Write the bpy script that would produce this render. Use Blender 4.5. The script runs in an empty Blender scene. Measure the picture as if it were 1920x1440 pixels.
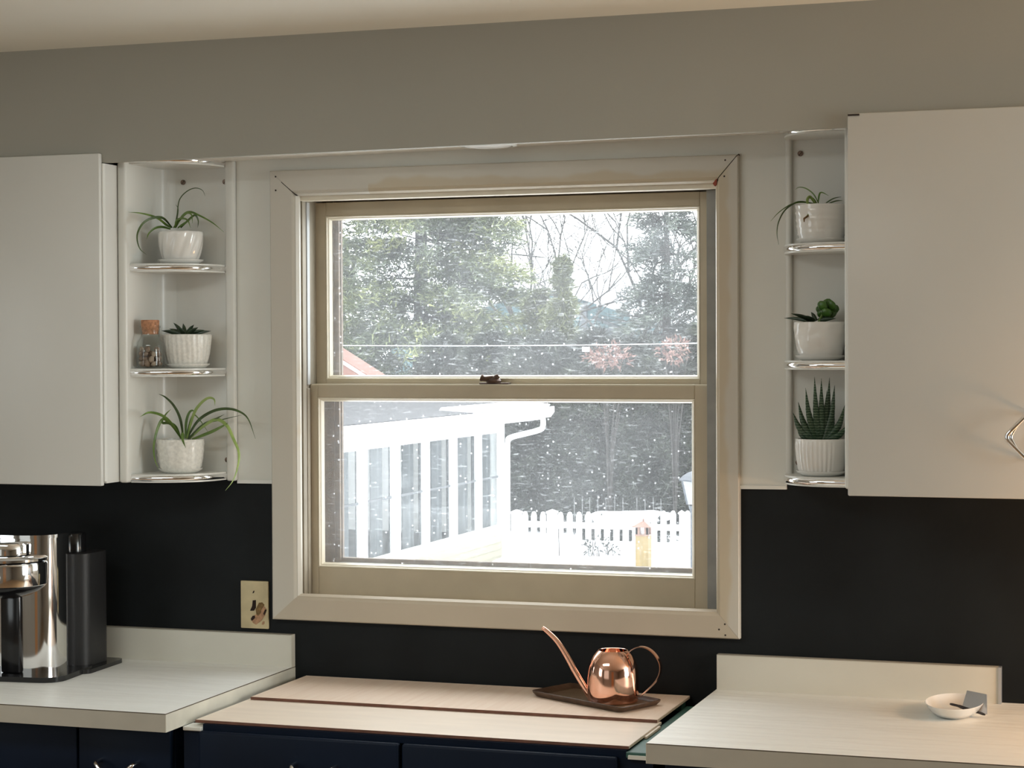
import bpy, bmesh, math, random
import numpy as np
from mathutils import Vector, Matrix
C = bpy.context.scene.collection
S = bpy.context.scene
PI = math.pi
# ------------------------------------------------------------------ camera
cd = bpy.data.cameras.new('camera'); cam = bpy.data.objects.new('camera', cd); C.objects.link(cam)
yaw, pitch, roll, FPX = 0.3196, -0.0171, -0.0041, 3671.8
fw = Vector((-math.sin(yaw)*math.cos(pitch), math.cos(yaw)*math.cos(pitch), math.sin(pitch)))
rt = Vector((math.cos(yaw), math.sin(yaw), 0)); up = rt.cross(fw)
r2 = rt*math.cos(roll) + up*math.sin(roll); u2 = up*math.cos(roll) - rt*math.sin(roll)
m = Matrix((r2, u2, -fw)).transposed().to_4x4(); m.translation = Vector((1.9858, -4.2137, 1.6572))
cam.matrix_world = m
cd.sensor_width = 36; cd.lens = FPX/1920*36; cd.clip_start = .05; cd.clip_end = 400
S.camera = cam
# ------------------------------------------------------------------ light and exposure
W = bpy.data.worlds.new('overcast_sky'); S.world = W; W.use_nodes = True
bg = W.node_tree.nodes['Background']; bg.inputs[0].default_value = (0.93, 0.97, 1.0, 1); bg.inputs[1].default_value = 5.5
def area_light(name, loc, target, sx, sy, power, col):
    l = bpy.data.lights.new(name, 'AREA'); l.shape = 'RECTANGLE'; l.size = sx; l.size_y = sy; l.energy = power; l.color = col
    o = bpy.data.objects.new(name, l); C.objects.link(o); o.location = loc
    o.rotation_euler = (Vector(target)-Vector(loc)).to_track_quat('-Z', 'Y').to_euler(); return o
area_light('rear_fill', (-.6, -5.7, 1.45), (-.6, 0, 1.45), 2.2, 1.7, 6, (.93, 1.0, .98))  # unseen fill light added in front of the solid rear wall
area_light('left_fill', (-2.12, -3.4, 1.5), (3.0, -3.0, 1.2), 1.5, 1.3, 17, (.90, .98, 1.0))  # fill added from the left, out of view; no window built there
area_light('daylight_right_window', (5.5, -1.0, 1.6), (-1.0, -.6, 1.4), 1.5, 1.5, 100, (.90, .99, 1.0))
area_light('overhead_fill', (0.05, -2.1, 2.34), (0.05, -2.08, 0), 1.3, .5, 17, (.95, 1.0, .97))  # unseen fill added below the ceiling to brighten counters from above
wl = bpy.data.lights.new('warm_counter_lamp', 'POINT'); wl.energy = 11; wl.color = (1, .52, .21); wl.shadow_soft_size = .06
wo = bpy.data.objects.new('warm_counter_lamp', wl); C.objects.link(wo); wo.location = (2.25, -.36, 1.26)
vs = S.view_settings; vs.view_transform = 'Standard'; vs.look = 'None'; vs.gamma = 1; vs.exposure = 0.0; vs.use_curve_mapping = False
try: S.cycles.use_denoising = True
except Exception: pass
S.cycles.transparent_max_bounces = 24; S.cycles.max_bounces = 12

# ------------------------------------------------------------------ materials
def mat(name, col, rough=.5, metal=0, vary=.06, scale=8, bump=0, bscale=None, spec=None, coat=0, stretch=None, col2=None):
    mt = bpy.data.materials.new(name); mt.use_nodes = True; nt = mt.node_tree; b = nt.nodes['Principled BSDF']
    b.inputs['Roughness'].default_value = rough; b.inputs['Metallic'].default_value = metal
    if spec is not None: b.inputs['Specular IOR Level'].default_value = spec
    if coat: b.inputs['Coat Weight'].default_value = coat; b.inputs['Coat Roughness'].default_value = .05
    tc = nt.nodes.new('ShaderNodeTexCoord'); src = tc.outputs['Object']
    if stretch:
        mp = nt.nodes.new('ShaderNodeMapping'); mp.inputs['Scale'].default_value = stretch; nt.links.new(src, mp.inputs[0]); src = mp.outputs[0]
    nz = nt.nodes.new('ShaderNodeTexNoise'); nz.inputs['Scale'].default_value = scale; nz.inputs['Detail'].default_value = 5
    nt.links.new(src, nz.inputs['Vector'])
    cr = nt.nodes.new('ShaderNodeValToRGB'); cr.color_ramp.elements[0].position = .3; cr.color_ramp.elements[1].position = .7
    a = col2 if col2 else tuple(c*(1-vary) for c in col); z = col if col2 else tuple(min(1, c*(1+vary)) for c in col)
    cr.color_ramp.elements[0].color = (*a, 1); cr.color_ramp.elements[1].color = (*z, 1)
    nt.links.new(nz.outputs[0], cr.inputs[0]); nt.links.new(cr.outputs[0], b.inputs['Base Color'])
    if bump:
        n2 = nt.nodes.new('ShaderNodeTexNoise'); n2.inputs['Scale'].default_value = bscale or scale*4; n2.inputs['Detail'].default_value = 4
        nt.links.new(src, n2.inputs['Vector'])
        bp = nt.nodes.new('ShaderNodeBump'); bp.inputs['Strength'].default_value = bump; bp.inputs['Distance'].default_value = .004
        nt.links.new(n2.outputs[0], bp.inputs['Height']); nt.links.new(bp.outputs[0], b.inputs['Normal'])
    return mt
M = {}
M['soffit'] = mat('warm_grey_wall_paint', (.39, .382, .335), .75, bump=.04, bscale=120, scale=2, vary=.03)
M['ceiling'] = mat('ceiling_paint', (.80, .785, .70), .8, bump=.04, bscale=90, scale=2, vary=.03)
M['black'] = mat('black_wall_paint', (.0065, .0085, .0098), .6, spec=.22, bump=.12, bscale=40, scale=5, vary=.35)
M['panel'] = mat('white_wall_panel_paint', (.72, .72, .67), .5, bump=.05, bscale=30, scale=3, vary=.03)
M['enamel'] = mat('white_enamelled_steel', (.67, .665, .63), .33, bump=.03, bscale=14, scale=3, vary=.02)
M['shelfpaint'] = mat('white_shelf_enamel', (.74, .74, .70), .3, bump=.02, bscale=20, scale=3, vary=.02)
M['cream'] = mat('cream_sash_paint', (.50, .43, .315), .42, bump=.06, bscale=40, scale=10, vary=.07)
M['creamlite'] = mat('cream_bead_paint', (.76, .70, .57), .35, bump=.05, bscale=60, scale=20, vary=.05)
M['track'] = mat('grey_metal_sash_track', (.52, .53, .53), .4, metal=.2, scale=12, vary=.2, stretch=(1, 1, .2))
M['storm'] = mat('weathered_brown_storm_frame', (.17, .125, .09), .7, scale=60, vary=.25, bump=.15)
M['chrome'] = mat('polished_chrome', (.86, .86, .87), .07, metal=1, vary=.01)
M['copper'] = mat('polished_copper', (.95, .56, .43), .09, metal=1, vary=.02)
M['bronze'] = mat('dark_bronze', (.10, .065, .05), .35, metal=.6, vary=.2, scale=40)
M['screw'] = mat('brown_screw_metal', (.20, .14, .11), .35, metal=.8, vary=.3, scale=200)
M['gap'] = mat('dark_joint', (.03, .022, .018), .9)
M['redpaint'] = mat('old_red_paint', (.30, .06, .03), .7)
M['ceramic'] = mat('white_glazed_ceramic', (.80, .79, .76), .16, vary=.03, scale=30, coat=.3)
M['speckle'] = mat('speckled_white_ceramic', (.78, .77, .72), .3, vary=.10, scale=160, coat=.15)
M['soil'] = mat('potting_soil', (.035, .025, .018), .95, vary=.5, scale=180, bump=.6)
M['leaf'] = mat('spider_leaf_green', (.17, .27, .055), .4, vary=.3, scale=40, col2=(.07, .14, .03))
M['leaflite'] = mat('spider_leaf_pale_green', (.36, .46, .14), .4, vary=.3, scale=40, col2=(.20, .31, .08))
M['leafdark'] = mat('spider_leaf_dark_green', (.06, .10, .03), .45, vary=.3, scale=50)
M['leaftip'] = mat('dry_leaf_brown', (.16, .08, .03), .7)
M['succ'] = mat('dark_succulent_green', (.03, .055, .028), .4, vary=.35, scale=70)
M['jade'] = mat('glossy_rosette_green', (.05, .13, .02), .28, vary=.4, scale=60)
M['cork'] = mat('cork', (.45, .22, .12), .85, vary=.35, scale=150, bump=.4)
M['pebble'] = mat('tan_pebble', (.25, .175, .125), .8, vary=.4, scale=60, bump=.3)
M['pebble2'] = mat('pale_pebble', (.40, .32, .25), .8, vary=.3, scale=60, bump=.3)
M['laminate'] = mat('white_marbled_laminate', (.87, .87, .83), .5, vary=.05, scale=9, bump=.7, bscale=26, stretch=(.30, 1.8, 1), col2=(.83, .825, .78), spec=.9)
M['lamedge'] = mat('laminate_edge_band', (.44, .41, .345), .45, vary=.07, scale=14, stretch=(.5, 1, 1))
M['lamend'] = mat('laminate_end_band', (.66, .64, .55), .45, vary=.10, scale=14)
M['seam'] = mat('dark_laminate_seam', (.10, .075, .05), .8)
M['navy'] = mat('navy_painted_steel', (.0022, .0075, .021), .5, spec=.16, vary=.2, scale=4)
M['teal'] = mat('old_teal_paint', (.035, .12, .095), .5, vary=.2, scale=20)
M['board'] = mat('pale_birch_board', (.88, .72, .59), .5, vary=.08, scale=7, stretch=(18, .7, 1), col2=(.82, .64, .51))
M['board2'] = mat('cream_hardboard', (.84, .72, .60), .5, vary=.04, scale=10, stretch=(.6, 3, 1))
M['boardedge'] = mat('raw_board_edge', (.16, .07, .045), .8, vary=.2, scale=50)
M['traylight'] = mat('walnut_bed_painted_sheen', (.16, .105, .06), .34, vary=.25, scale=12, stretch=(1, 9, 1))  # bed lighter than the rim: tan reflection painted into the colour
M['underside'] = mat('white_soffit_underside', (.86, .85, .80), .6)
M['traywood'] = mat('walnut_tray', (.075, .040, .022), .38, vary=.35, scale=12, stretch=(1, 9, 1))
M['plate'] = mat('ivory_plate', (.60, .50, .30), .5, vary=.1, scale=30)
M['hole'] = mat('burnt_hole', (.02, .008, .006), .9)
M['torn'] = mat('torn_brown_paper', (.20, .12, .045), .9, vary=.5, scale=120)
M['torn2'] = mat('tan_torn_paper', (.45, .26, .15), .9, vary=.3, scale=120)
M['blackplastic'] = mat('gloss_black_plastic', (.008, .008, .009), .15, vary=.1)
M['matteblack'] = mat('matte_black_plastic', (.012, .012, .013), .5, vary=.08, scale=6)
M['darkgrey'] = mat('dark_grip', (.03, .026, .028), .5)
M['steel'] = mat('brushed_steel', (.55, .57, .60), .35, metal=.7, vary=.05)
M['floor'] = mat('oak_floor', (.40, .24, .12), .4, vary=.25, scale=6, stretch=(9, .6, 1))
M['oakdoor'] = mat('orange_oak_door', (.50, .23, .08), .4, vary=.2, scale=5, stretch=(8, 8, .6))
M['roomwall'] = mat('room_wall_paint', (.34, .31, .265), .8)
M['lightdisc'] = mat('frosted_puck_lens', (.62, .60, .56), .5)
# outdoors
M['snow'] = mat('snow', (.88, .90, .93), .8, vary=.02, scale=.8, bump=.2, bscale=3)
M['whitevinyl'] = mat('white_vinyl', (.86, .86, .86), .5, vary=.03, scale=3)
M['siding'] = mat('cream_siding', (.25, .23, .17), .6, vary=.05, scale=4)
M['shingle'] = mat('grey_shingles', (.034, .034, .038), .9, vary=.2, scale=18)
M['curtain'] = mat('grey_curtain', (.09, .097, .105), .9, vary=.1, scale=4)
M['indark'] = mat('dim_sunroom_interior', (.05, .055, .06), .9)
M['yellowpost'] = mat('weathered_yellow_post', (.17, .12, .045), .8, vary=.2, scale=20, stretch=(3, 3, .4))
M['caproof'] = mat('oxidised_copper_cap', (.17, .09, .065), .5, metal=.3, vary=.2)
M['lampblue'] = mat('slate_blue_lamp_post', (.035, .042, .055), .5, vary=.1)
M['lampglass'] = mat('frosted_lantern_pane', (.20, .205, .21), .4, vary=.03)
M['tealwall'] = mat('teal_house_boards', (.075, .125, .135), .8, vary=.15, scale=3)
M['brickroof'] = mat('red_roof_tiles', (.17, .08, .062), .9, vary=.2, scale=8)
M['bark'] = mat('grey_bark', (.035, .032, .03), .9, vary=.3, scale=6)
M['darkbark'] = mat('dark_bark', (.013, .011, .010), .9, vary=.3, scale=6)
M['twig'] = mat('dry_twig', (.02, .017, .015), .9)
M['wire'] = mat('pale_cable', (.75, .75, .76), .5)
M['stake'] = mat('grey_stake', (.12, .12, .12), .7)
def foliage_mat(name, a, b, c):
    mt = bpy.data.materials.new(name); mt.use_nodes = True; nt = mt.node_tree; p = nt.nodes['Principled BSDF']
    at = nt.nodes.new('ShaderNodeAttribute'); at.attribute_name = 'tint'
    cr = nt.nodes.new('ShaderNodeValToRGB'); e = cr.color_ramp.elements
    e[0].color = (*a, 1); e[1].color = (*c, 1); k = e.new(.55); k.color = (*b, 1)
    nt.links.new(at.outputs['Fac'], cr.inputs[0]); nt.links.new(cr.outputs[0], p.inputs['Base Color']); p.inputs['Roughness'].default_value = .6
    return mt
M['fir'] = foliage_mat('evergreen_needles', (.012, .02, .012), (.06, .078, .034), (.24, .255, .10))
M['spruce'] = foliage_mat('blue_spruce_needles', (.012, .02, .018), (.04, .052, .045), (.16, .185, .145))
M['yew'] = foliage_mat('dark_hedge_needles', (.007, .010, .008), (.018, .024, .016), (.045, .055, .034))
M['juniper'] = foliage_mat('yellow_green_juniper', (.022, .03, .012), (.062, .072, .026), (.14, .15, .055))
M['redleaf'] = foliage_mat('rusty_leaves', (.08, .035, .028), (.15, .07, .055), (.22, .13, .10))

def casing_mat():
    # two coats of paint: cream next to the opening, chalky white towards the outer edge
    mt = bpy.data.materials.new('two_tone_casing_paint'); mt.use_nodes = True; nt = mt.node_tree; N = nt.nodes.new; L = nt.links.new
    b = nt.nodes['Principled BSDF']; b.inputs['Roughness'].default_value = .45
    tc = N('ShaderNodeTexCoord'); sp = N('ShaderNodeSeparateXYZ'); L(tc.outputs['Object'], sp.inputs[0])
    def mth(op, a, bb=None):
        n = N('ShaderNodeMath'); n.operation = op
        for i, v in enumerate((a, bb)):
            if v is None: continue
            if isinstance(v, (int, float)): n.inputs[i].default_value = v
            else: L(v, n.inputs[i])
        return n.outputs[0]
    dx = mth('SUBTRACT', mth('ABSOLUTE', mth('SUBTRACT', sp.outputs[0], .567)), .497)
    dz = mth('SUBTRACT', mth('ABSOLUTE', mth('SUBTRACT', sp.outputs[2], 1.555)), .467)
    d = mth('MAXIMUM', dx, dz)
    nz = N('ShaderNodeTexNoise'); nz.inputs['Scale'].default_value = 9; L(tc.outputs['Object'], nz.inputs['Vector'])
    d2 = mth('ADD', d, mth('MULTIPLY', mth('SUBTRACT', nz.outputs[0], .5), .05))
    left = mth('LESS_THAN', sp.outputs[0], .25)
    d3 = mth('ADD', d2, mth('MULTIPLY', left, .04))
    cr = N('ShaderNodeValToRGB'); cr.color_ramp.elements[0].position = .026; cr.color_ramp.elements[1].position = .034
    cr.color_ramp.elements[0].color = (.54, .465, .345, 1); cr.color_ramp.elements[1].color = (.58, .545, .475, 1)
    L(d3, cr.inputs[0]); L(cr.outputs[0], b.inputs['Base Color'])
    return mt
M['casing'] = casing_mat()

def glass_mat(name, dirt=True, base=.036, refl=.55):
    mt = bpy.data.materials.new(name); mt.use_nodes = True; nt = mt.node_tree; N = nt.nodes.new; L = nt.links.new
    out = nt.nodes['Material Output']; nt.nodes.remove(nt.nodes['Principled BSDF'])
    tr = N('ShaderNodeBsdfTransparent'); tr.inputs[0].default_value = (.97, .98, .975, 1)
    gl = N('ShaderNodeBsdfGlossy'); gl.inputs['Roughness'].default_value = .02
    lw = N('ShaderNodeLayerWeight'); lw.inputs[0].default_value = .5; pw = N('ShaderNodeMath'); pw.operation = 'POWER'; pw.inputs[1].default_value = 4.0; L(lw.outputs['Facing'], pw.inputs[0])
    fr = N('ShaderNodeMath'); fr.operation = 'MULTIPLY_ADD'; fr.inputs[1].default_value = refl; fr.inputs[2].default_value = .03; L(pw.outputs[0], fr.inputs[0])
    mx = N('ShaderNodeMixShader'); L(fr.outputs[0], mx.inputs[0]); L(tr.outputs[0], mx.inputs[1]); L(gl.outputs[0], mx.inputs[2])
    if not dirt:
        L(mx.outputs[0], out.inputs[0]); return mt
    tc = N('ShaderNodeTexCoord')
    tl = N('ShaderNodeBsdfTranslucent'); tl.inputs[0].default_value = (.93, .94, .95, 1)
    def noise(scale, stretch, detail=3):
        mp = N('ShaderNodeMapping'); mp.inputs['Scale'].default_value = stretch; mp.inputs['Rotation'].default_value = (0, .12, 0); L(tc.outputs['Object'], mp.inputs[0])
        n = N('ShaderNodeTexNoise'); n.inputs['Scale'].default_value = scale; n.inputs['Detail'].default_value = detail; L(mp.outputs[0], n.inputs['Vector']); return n.outputs[0]
    def ramp(v, p0, p1, a, b):
        r = N('ShaderNodeMapRange'); r.inputs[1].default_value = p0; r.inputs[2].default_value = p1; r.inputs[3].default_value = a; r.inputs[4].default_value = b; L(v, r.inputs[0]); return r.outputs[0]
    def add(a, b):
        n = N('ShaderNodeMath'); n.operation = 'ADD'; n.use_clamp = True; L(a, n.inputs[0]); L(b, n.inputs[1]); return n.outputs[0]
    f = ramp(noise(7, (1, 1, 1)), .3, .7, base*.8, base*1.2)
    f = add(f, ramp(noise(130, (.28, 1, 1.7), 1), .66, .74, 0, .10))           # wiped streaks
    f = add(f, ramp(noise(190, (1, 1, 1), 2), .62, .72, 0, .085))              # fine spatter
    vo = N('ShaderNodeTexVoronoi'); vo.inputs['Scale'].default_value = 75; vo.inputs['Randomness'].default_value = 1; L(tc.outputs['Object'], vo.inputs['Vector'])
    sm = ramp(vo.outputs['Distance'], .10, .2, 1, 0)
    sx = N('ShaderNodeSeparateColor'); L(vo.outputs['Color'], sx.inputs[0]); g = ramp(sx.outputs[0], .78, .82, 0, .42)
    ml = N('ShaderNodeMath'); ml.operation = 'MULTIPLY'; L(sm, ml.inputs[0]); L(g, ml.inputs[1])
    f = add(f, ml.outputs[0])
    m2 = N('ShaderNodeMixShader'); L(f, m2.inputs[0]); L(mx.outputs[0], m2.inputs[1]); L(tl.outputs[0], m2.inputs[2])
    L(m2.outputs[0], out.inputs[0]); return mt
M['dirtyglass'] = glass_mat('dusty_window_glass')
M['clearglass'] = glass_mat('clear_glass', dirt=False)
M['jarglass'] = glass_mat('jar_glass', dirt=False, refl=1.3)
M['sunglass'] = glass_mat('sunroom_glass', dirt=False, refl=.04)
def banded_leaf():
    mt = bpy.data.materials.new('white_banded_leaf'); mt.use_nodes = True; nt = mt.node_tree; N = nt.nodes.new; L = nt.links.new
    b = nt.nodes['Principled BSDF']; b.inputs['Roughness'].default_value = .4
    tc = N('ShaderNodeTexCoord'); wv = N('ShaderNodeTexWave'); wv.bands_direction = 'Z'; wv.inputs['Scale'].default_value = 55; wv.inputs['Distortion'].default_value = 3; wv.inputs['Detail Scale'].default_value = 3
    L(tc.outputs['Object'], wv.inputs['Vector']); cr = N('ShaderNodeValToRGB'); e = cr.color_ramp.elements
    e[0].position = .80; e[0].color = (.022, .055, .026, 1); e[1].position = .97; e[1].color = (.17, .23, .15, 1)
    L(wv.outputs['Fac'], cr.inputs[0]); L(cr.outputs[0], b.inputs['Base Color']); return mt
M['haworthia'] = banded_leaf()

# ------------------------------------------------------------------ mesh helpers
def link(name, me, mt, parent=None, smooth=None):
    if mt is not None and not me.materials: me.materials.append(M[mt] if isinstance(mt, str) else mt)
    o = bpy.data.objects.new(name, me); C.objects.link(o)
    if parent is not None:
        o.parent = parent; o.matrix_parent_inverse = world(parent).inverted()
    if smooth is not None:
        me.shade_smooth() if smooth is True else me.set_sharp_from_angle(angle=math.radians(smooth)) or me.shade_smooth()
        if smooth is not True: me.set_sharp_from_angle(angle=math.radians(smooth))
    return o
def world(o):
    mtx = Matrix.LocRotScale(o.location, o.rotation_euler, o.scale)
    return mtx if o.parent is None else world(o.parent) @ o.matrix_parent_inverse @ mtx
class MB:
    def __init__(s): s.v = []; s.f = []
    def add(s, v, f):
        k = len(s.v); s.v += [tuple(p) for p in v]; s.f += [tuple(i+k for i in q) for q in f]; return s
    def box(s, x0, x1, y0, y1, z0, z1):
        return s.add([(x0,y0,z0),(x1,y0,z0),(x1,y1,z0),(x0,y1,z0),(x0,y0,z1),(x1,y0,z1),(x1,y1,z1),(x0,y1,z1)],
                     [(0,3,2,1),(4,5,6,7),(0,1,5,4),(1,2,6,5),(2,3,7,6),(3,0,4,7)])
    def bbox(s, x0, x1, y0, y1, z0, z1, b=.003, seg=2):
        bm = bmesh.new(); bmesh.ops.create_cube(bm, size=1)
        for v in bm.verts: v.co = Vector(((x0+x1)/2+v.co.x*(x1-x0), (y0+y1)/2+v.co.y*(y1-y0), (z0+z1)/2+v.co.z*(z1-z0)))
        bmesh.ops.bevel(bm, geom=list(bm.edges), offset=b, segments=seg, affect='EDGES', profile=.5)
        bm.verts.index_update(); s.add([v.co[:] for v in bm.verts], [[v.index for v in f.verts] for f in bm.faces]); bm.free(); return s
    def prism(s, poly, axis, a, b):
        # poly: 2-D outline, extruded along axis from a to b
        n = len(poly)
        def P(p, t): return {'x': (t, p[0], p[1]), 'y': (p[0], t, p[1]), 'z': (p[0], p[1], t)}[axis]
        return s.add([P(p, a) for p in poly]+[P(p, b) for p in poly], [tuple(range(n))[::-1], tuple(range(n, 2*n))]+[(i, (i+1) % n, n+(i+1) % n, n+i) for i in range(n)])
    def tube(s, pts, r, n=8, caps=True):
        pts = [Vector(p) for p in pts]; rs = r if isinstance(r, (list, tuple)) else [r]*len(pts); V = []; F = []
        t0 = (pts[1]-pts[0]).normalized(); ref = Vector((0,0,1)) if abs(t0.z) < .9 else Vector((1,0,0)); nx = t0.cross(ref).normalized()
        for i, p in enumerate(pts):
            t = (pts[min(i+1, len(pts)-1)]-pts[max(i-1, 0)]).normalized(); nx = (nx-t*nx.dot(t)).normalized(); ny = t.cross(nx)
            V += [p+(nx*math.cos(2*PI*k/n)+ny*math.sin(2*PI*k/n))*rs[i] for k in range(n)]
        for i in range(len(pts)-1):
            F += [(i*n+k, i*n+(k+1) % n, (i+1)*n+(k+1) % n, (i+1)*n+k) for k in range(n)]
        if caps: F += [tuple(range(n))[::-1], tuple(range((len(pts)-1)*n, len(pts)*n))]
        return s.add(V, F)
    def ribbon(s, pts, w, t, side):
        # flat strap swept along pts; side = width direction
        pts = [Vector(p) for p in pts]; V = []; F = []; sd = Vector(side).normalized(); n = len(pts); ws = w if isinstance(w, list) else [w]*n
        for i, p in enumerate(pts):
            tg = (pts[min(i+1, n-1)]-pts[max(i-1, 0)]).normalized(); nn = tg.cross(sd).normalized(); h = ws[i]/2
            V += [p+sd*h+nn*t/2, p-sd*h+nn*t/2, p-sd*h-nn*t/2, p+sd*h-nn*t/2]
        for i in range(n-1): F += [(4*i+k, 4*i+(k+1) % 4, 4*i+4+(k+1) % 4, 4*i+4+k) for k in range(4)]
        F += [(3,2,1,0), tuple(range(4*n-4, 4*n))]
        return s.add(V, F)
    def lathe(s, prof, c, n=32, mod=None, cap0=True, cap1=True):
        V = []; F = []
        for j, (r, z) in enumerate(prof):
            for k in range(n):
                th = 2*PI*k/n; rr = r*(mod(th, z, j) if mod else 1); V.append((c[0]+rr*math.cos(th), c[1]+rr*math.sin(th), c[2]+z))
        for j in range(len(prof)-1): F += [(j*n+k, j*n+(k+1) % n, (j+1)*n+(k+1) % n, (j+1)*n+k) for k in range(n)]
        if cap0: F.append(tuple(range(n))[::-1])
        if cap1: F.append(tuple(range((len(prof)-1)*n, len(prof)*n)))
        return s.add(V, F)
    def mesh(s, name):
        me = bpy.data.meshes.new(name); me.from_pydata(s.v, [], s.f); me.update()
        bm = bmesh.new(); bm.from_mesh(me); bmesh.ops.recalc_face_normals(bm, faces=bm.faces); bm.to_mesh(me); bm.free(); return me
    def obj(s, name, mt, parent=None, smooth=None): return link(name, s.mesh(name), mt, parent, smooth)
def tag(o, label=None, cat=None, group=None, kind=None):
    for k, v in (('label', label), ('category', cat), ('group', group), ('kind', kind)):
        if v: o[k] = v
    return o
def thing(name, label, cat, loc=(0, 0, 0), group=None, kind=None):
    o = bpy.data.objects.new(name, None); C.objects.link(o); o.location = loc; o.empty_display_size = .05
    return tag(o, label, cat, group, kind)
def struct(o): o['kind'] = 'structure'; return o
def smooth_path(pts, k=6):
    # Catmull-Rom through pts
    P = [Vector(p) for p in pts]; out = []
    for i in range(len(P)-1):
        a = P[i-1] if i else P[0]*2-P[1]; b = P[i]; c = P[i+1]; d = P[i+2] if i+2 < len(P) else P[-1]*2-P[-2]
        for j in range(k):
            t = j/k; out.append(.5*((2*b)+(c-a)*t+(2*a-5*b+4*c-d)*t*t+(3*b-a-3*c+d)*t**3))
    return out+[P[-1]]
M['midrail'] = mat('grey_mid_rail', (.06, .065, .07), .6)
M['bsplash'] = mat('laminate_backsplash', (.66, .64, .565), .45, vary=.04, scale=9, stretch=(.5, 1, 1))
M['casinglow'] = mat('pinkish_cream_casing_paint', (.535, .462, .36), .45, vary=.04, scale=6)
M['jambwood'] = mat('worn_jamb_wood', (.34, .30, .235), .6, vary=.2, scale=30, stretch=(1, 1, .15))
M['track2'] = mat('grey_painted_track', (.27, .27, .26), .55, vary=.12, scale=20)
# ================================================================== room shell
RX0, RX1, RY = -2.2, 5.6, -5.85
b = MB()
for x0, x1, z0, z1 in ((RX0, .045, 0, 2.4), (1.085, RX1, 0, 2.4), (.045, 1.085, 0, 1.06), (.045, 1.085, 2.045, 2.4)): b.box(x0, x1, 0, .17, z0, z1)
struct(b.obj('wall_back', 'black'))
struct(MB().box(RX0-.1, RX0, RY, 0, 0, 2.4).obj('wall_left', 'roomwall'))
struct(MB().box(RX1, RX1+.1, RY, 0, 0, 2.4).obj('wall_right', 'roomwall'))
struct(MB().box(RX0, RX1, RY-.1, RY, 0, 2.4).obj('wall_front', 'roomwall'))
struct(MB().box(RX0, RX1, RY, 0, -.05, 0).obj('floor', 'floor'))
struct(MB().box(RX0, RX1, RY, .17, 2.357, 2.45).obj('ceiling', 'ceiling'))
d = struct(MB().bbox(1.75, 2.75, RY, RY+.05, 0, 2.05, .004).obj('door_1', 'oakdoor'))
b = MB(); b.tube([(1.84, RY+.05, 1.0), (1.84, RY+.10, 1.0), (1.95, RY+.10, 1.0)], .011); b.obj('door_handle', 'chrome', d)
w2 = struct(thing('rear_fill_frame', None, None, (-.6, RY, 1.45)))  # bare frame added round the rear fill light; wall behind is solid
for x0, x1, z0, z1 in ((-1.8, -1.7, .5, 2.3), (.5, .6, .5, 2.3), (-1.8, .6, .5, .6), (-1.8, .6, 2.3, 2.35)): MB().box(x0, x1, RY, RY+.05, z0, z1).obj('window_frame', 'panel', w2)

# ------------------------------------------------------------------ soffit, wall panel
zb = lambda x: 2.0915+.0075*(x+.3)
zu = lambda x: 2.111+.012*(x-.12)
def slab(x0, x1, y0, y1, zl, zh):   # zl, zh: functions of x
    v = [(x0, y0, zl(x0)), (x1, y0, zl(x1)), (x1, y1, zl(x1)), (x0, y1, zl(x0)), (x0, y0, zh(x0)), (x1, y0, zh(x1)), (x1, y1, zh(x1)), (x0, y1, zh(x0))]
    return v, [(0,3,2,1),(4,5,6,7),(0,1,5,4),(1,2,6,5),(2,3,7,6),(3,0,4,7)]
top = lambda x: 2.357
sof = struct(MB().add(*slab(RX0, RX1, -.243, -.225, zb, top)).obj('trim_1', 'soffit'))
MB().add(*slab(RX0, RX1, -.225, 0, zu, top)).obj('soffit_underside', 'underside', sof)
pk = thing('puck_light', 'round frosted puck light recessed under the soffit above the window', 'light', (.565, -.088, zu(.565)))
MB().lathe([(.066, 0), (.066, -.004), (.058, -.006), (.0575, -.003)], (.565, -.088, zu(.565)), 40, cap1=False).obj('trim_ring', 'panel', pk, 40)
MB().lathe([(.0575, -.002), (.05, -.006), (.03, -.008), (.001, -.0085)], (.565, -.088, zu(.565)), 40).obj('lens', 'lightdisc', pk, True)
pb = lambda x: 1.3505+.0095*(x+.094)/1.31
pan = struct(thing('trim_2', None, None, (.5, 0, 1.36)))
for i, (x0, x1, lo, hi) in enumerate(((-.094, .03, pb, zu), (1.08, 1.2186, pb, zu), (.03, 1.08, lambda x: 2.05, zu))):
    MB().add(*slab(x0, x1, -.005, 0, lo, hi)).obj('wall_panel', 'panel', pan)
for x0, x1 in ((-.094, 0), (1.1168, 1.2186)): MB().add(*slab(x0, x1, -.009, 0, lambda x: pb(x)-.006, lambda x: pb(x)+.002)).obj('panel_edge_bead', 'shelfpaint', pan)

# ================================================================== window
win = struct(thing('window_1', None, None, (.567, 0, 1.06)))
OX0, OX1, OZ0, OZ1 = 0, 1.1168, 1.0261, 2.0813
IX0, IX1, IZ0, IZ1 = .070, 1.064, 1.0875, 2.021
prof = [(0, 0), (0, -.017), (.04, -.02), (.80, -.02), (.85, -.0185), (.90, -.0165), (.93, -.0165), (1, -.008), (1, 0)]
def casing(side):
    V = []; n = len(prof)
    for end in (0, 1):
        for t, y in prof:
            x0 = OX0+(IX0-OX0)*t; x1 = OX1+(IX1-OX1)*t; z0 = OZ0+(IZ0-OZ0)*t; z1 = OZ1+(IZ1-OZ1)*t
            g = .0016
            V.append({'l': (x0, y, z1 if end else z0), 'r': (x1, y, (z1-.0012) if end else z0+g*.4), 't': ((x1-g if end else x0+g*.3), y, z1), 'b': (x1 if end else x0, y, z0)}[side])
    F = [tuple(range(n))[::-1], tuple(range(n, 2*n))]+[(i, (i+1) % n, n+(i+1) % n, n+i) for i in range(n)]
    return MB().add(V, F)
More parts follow.
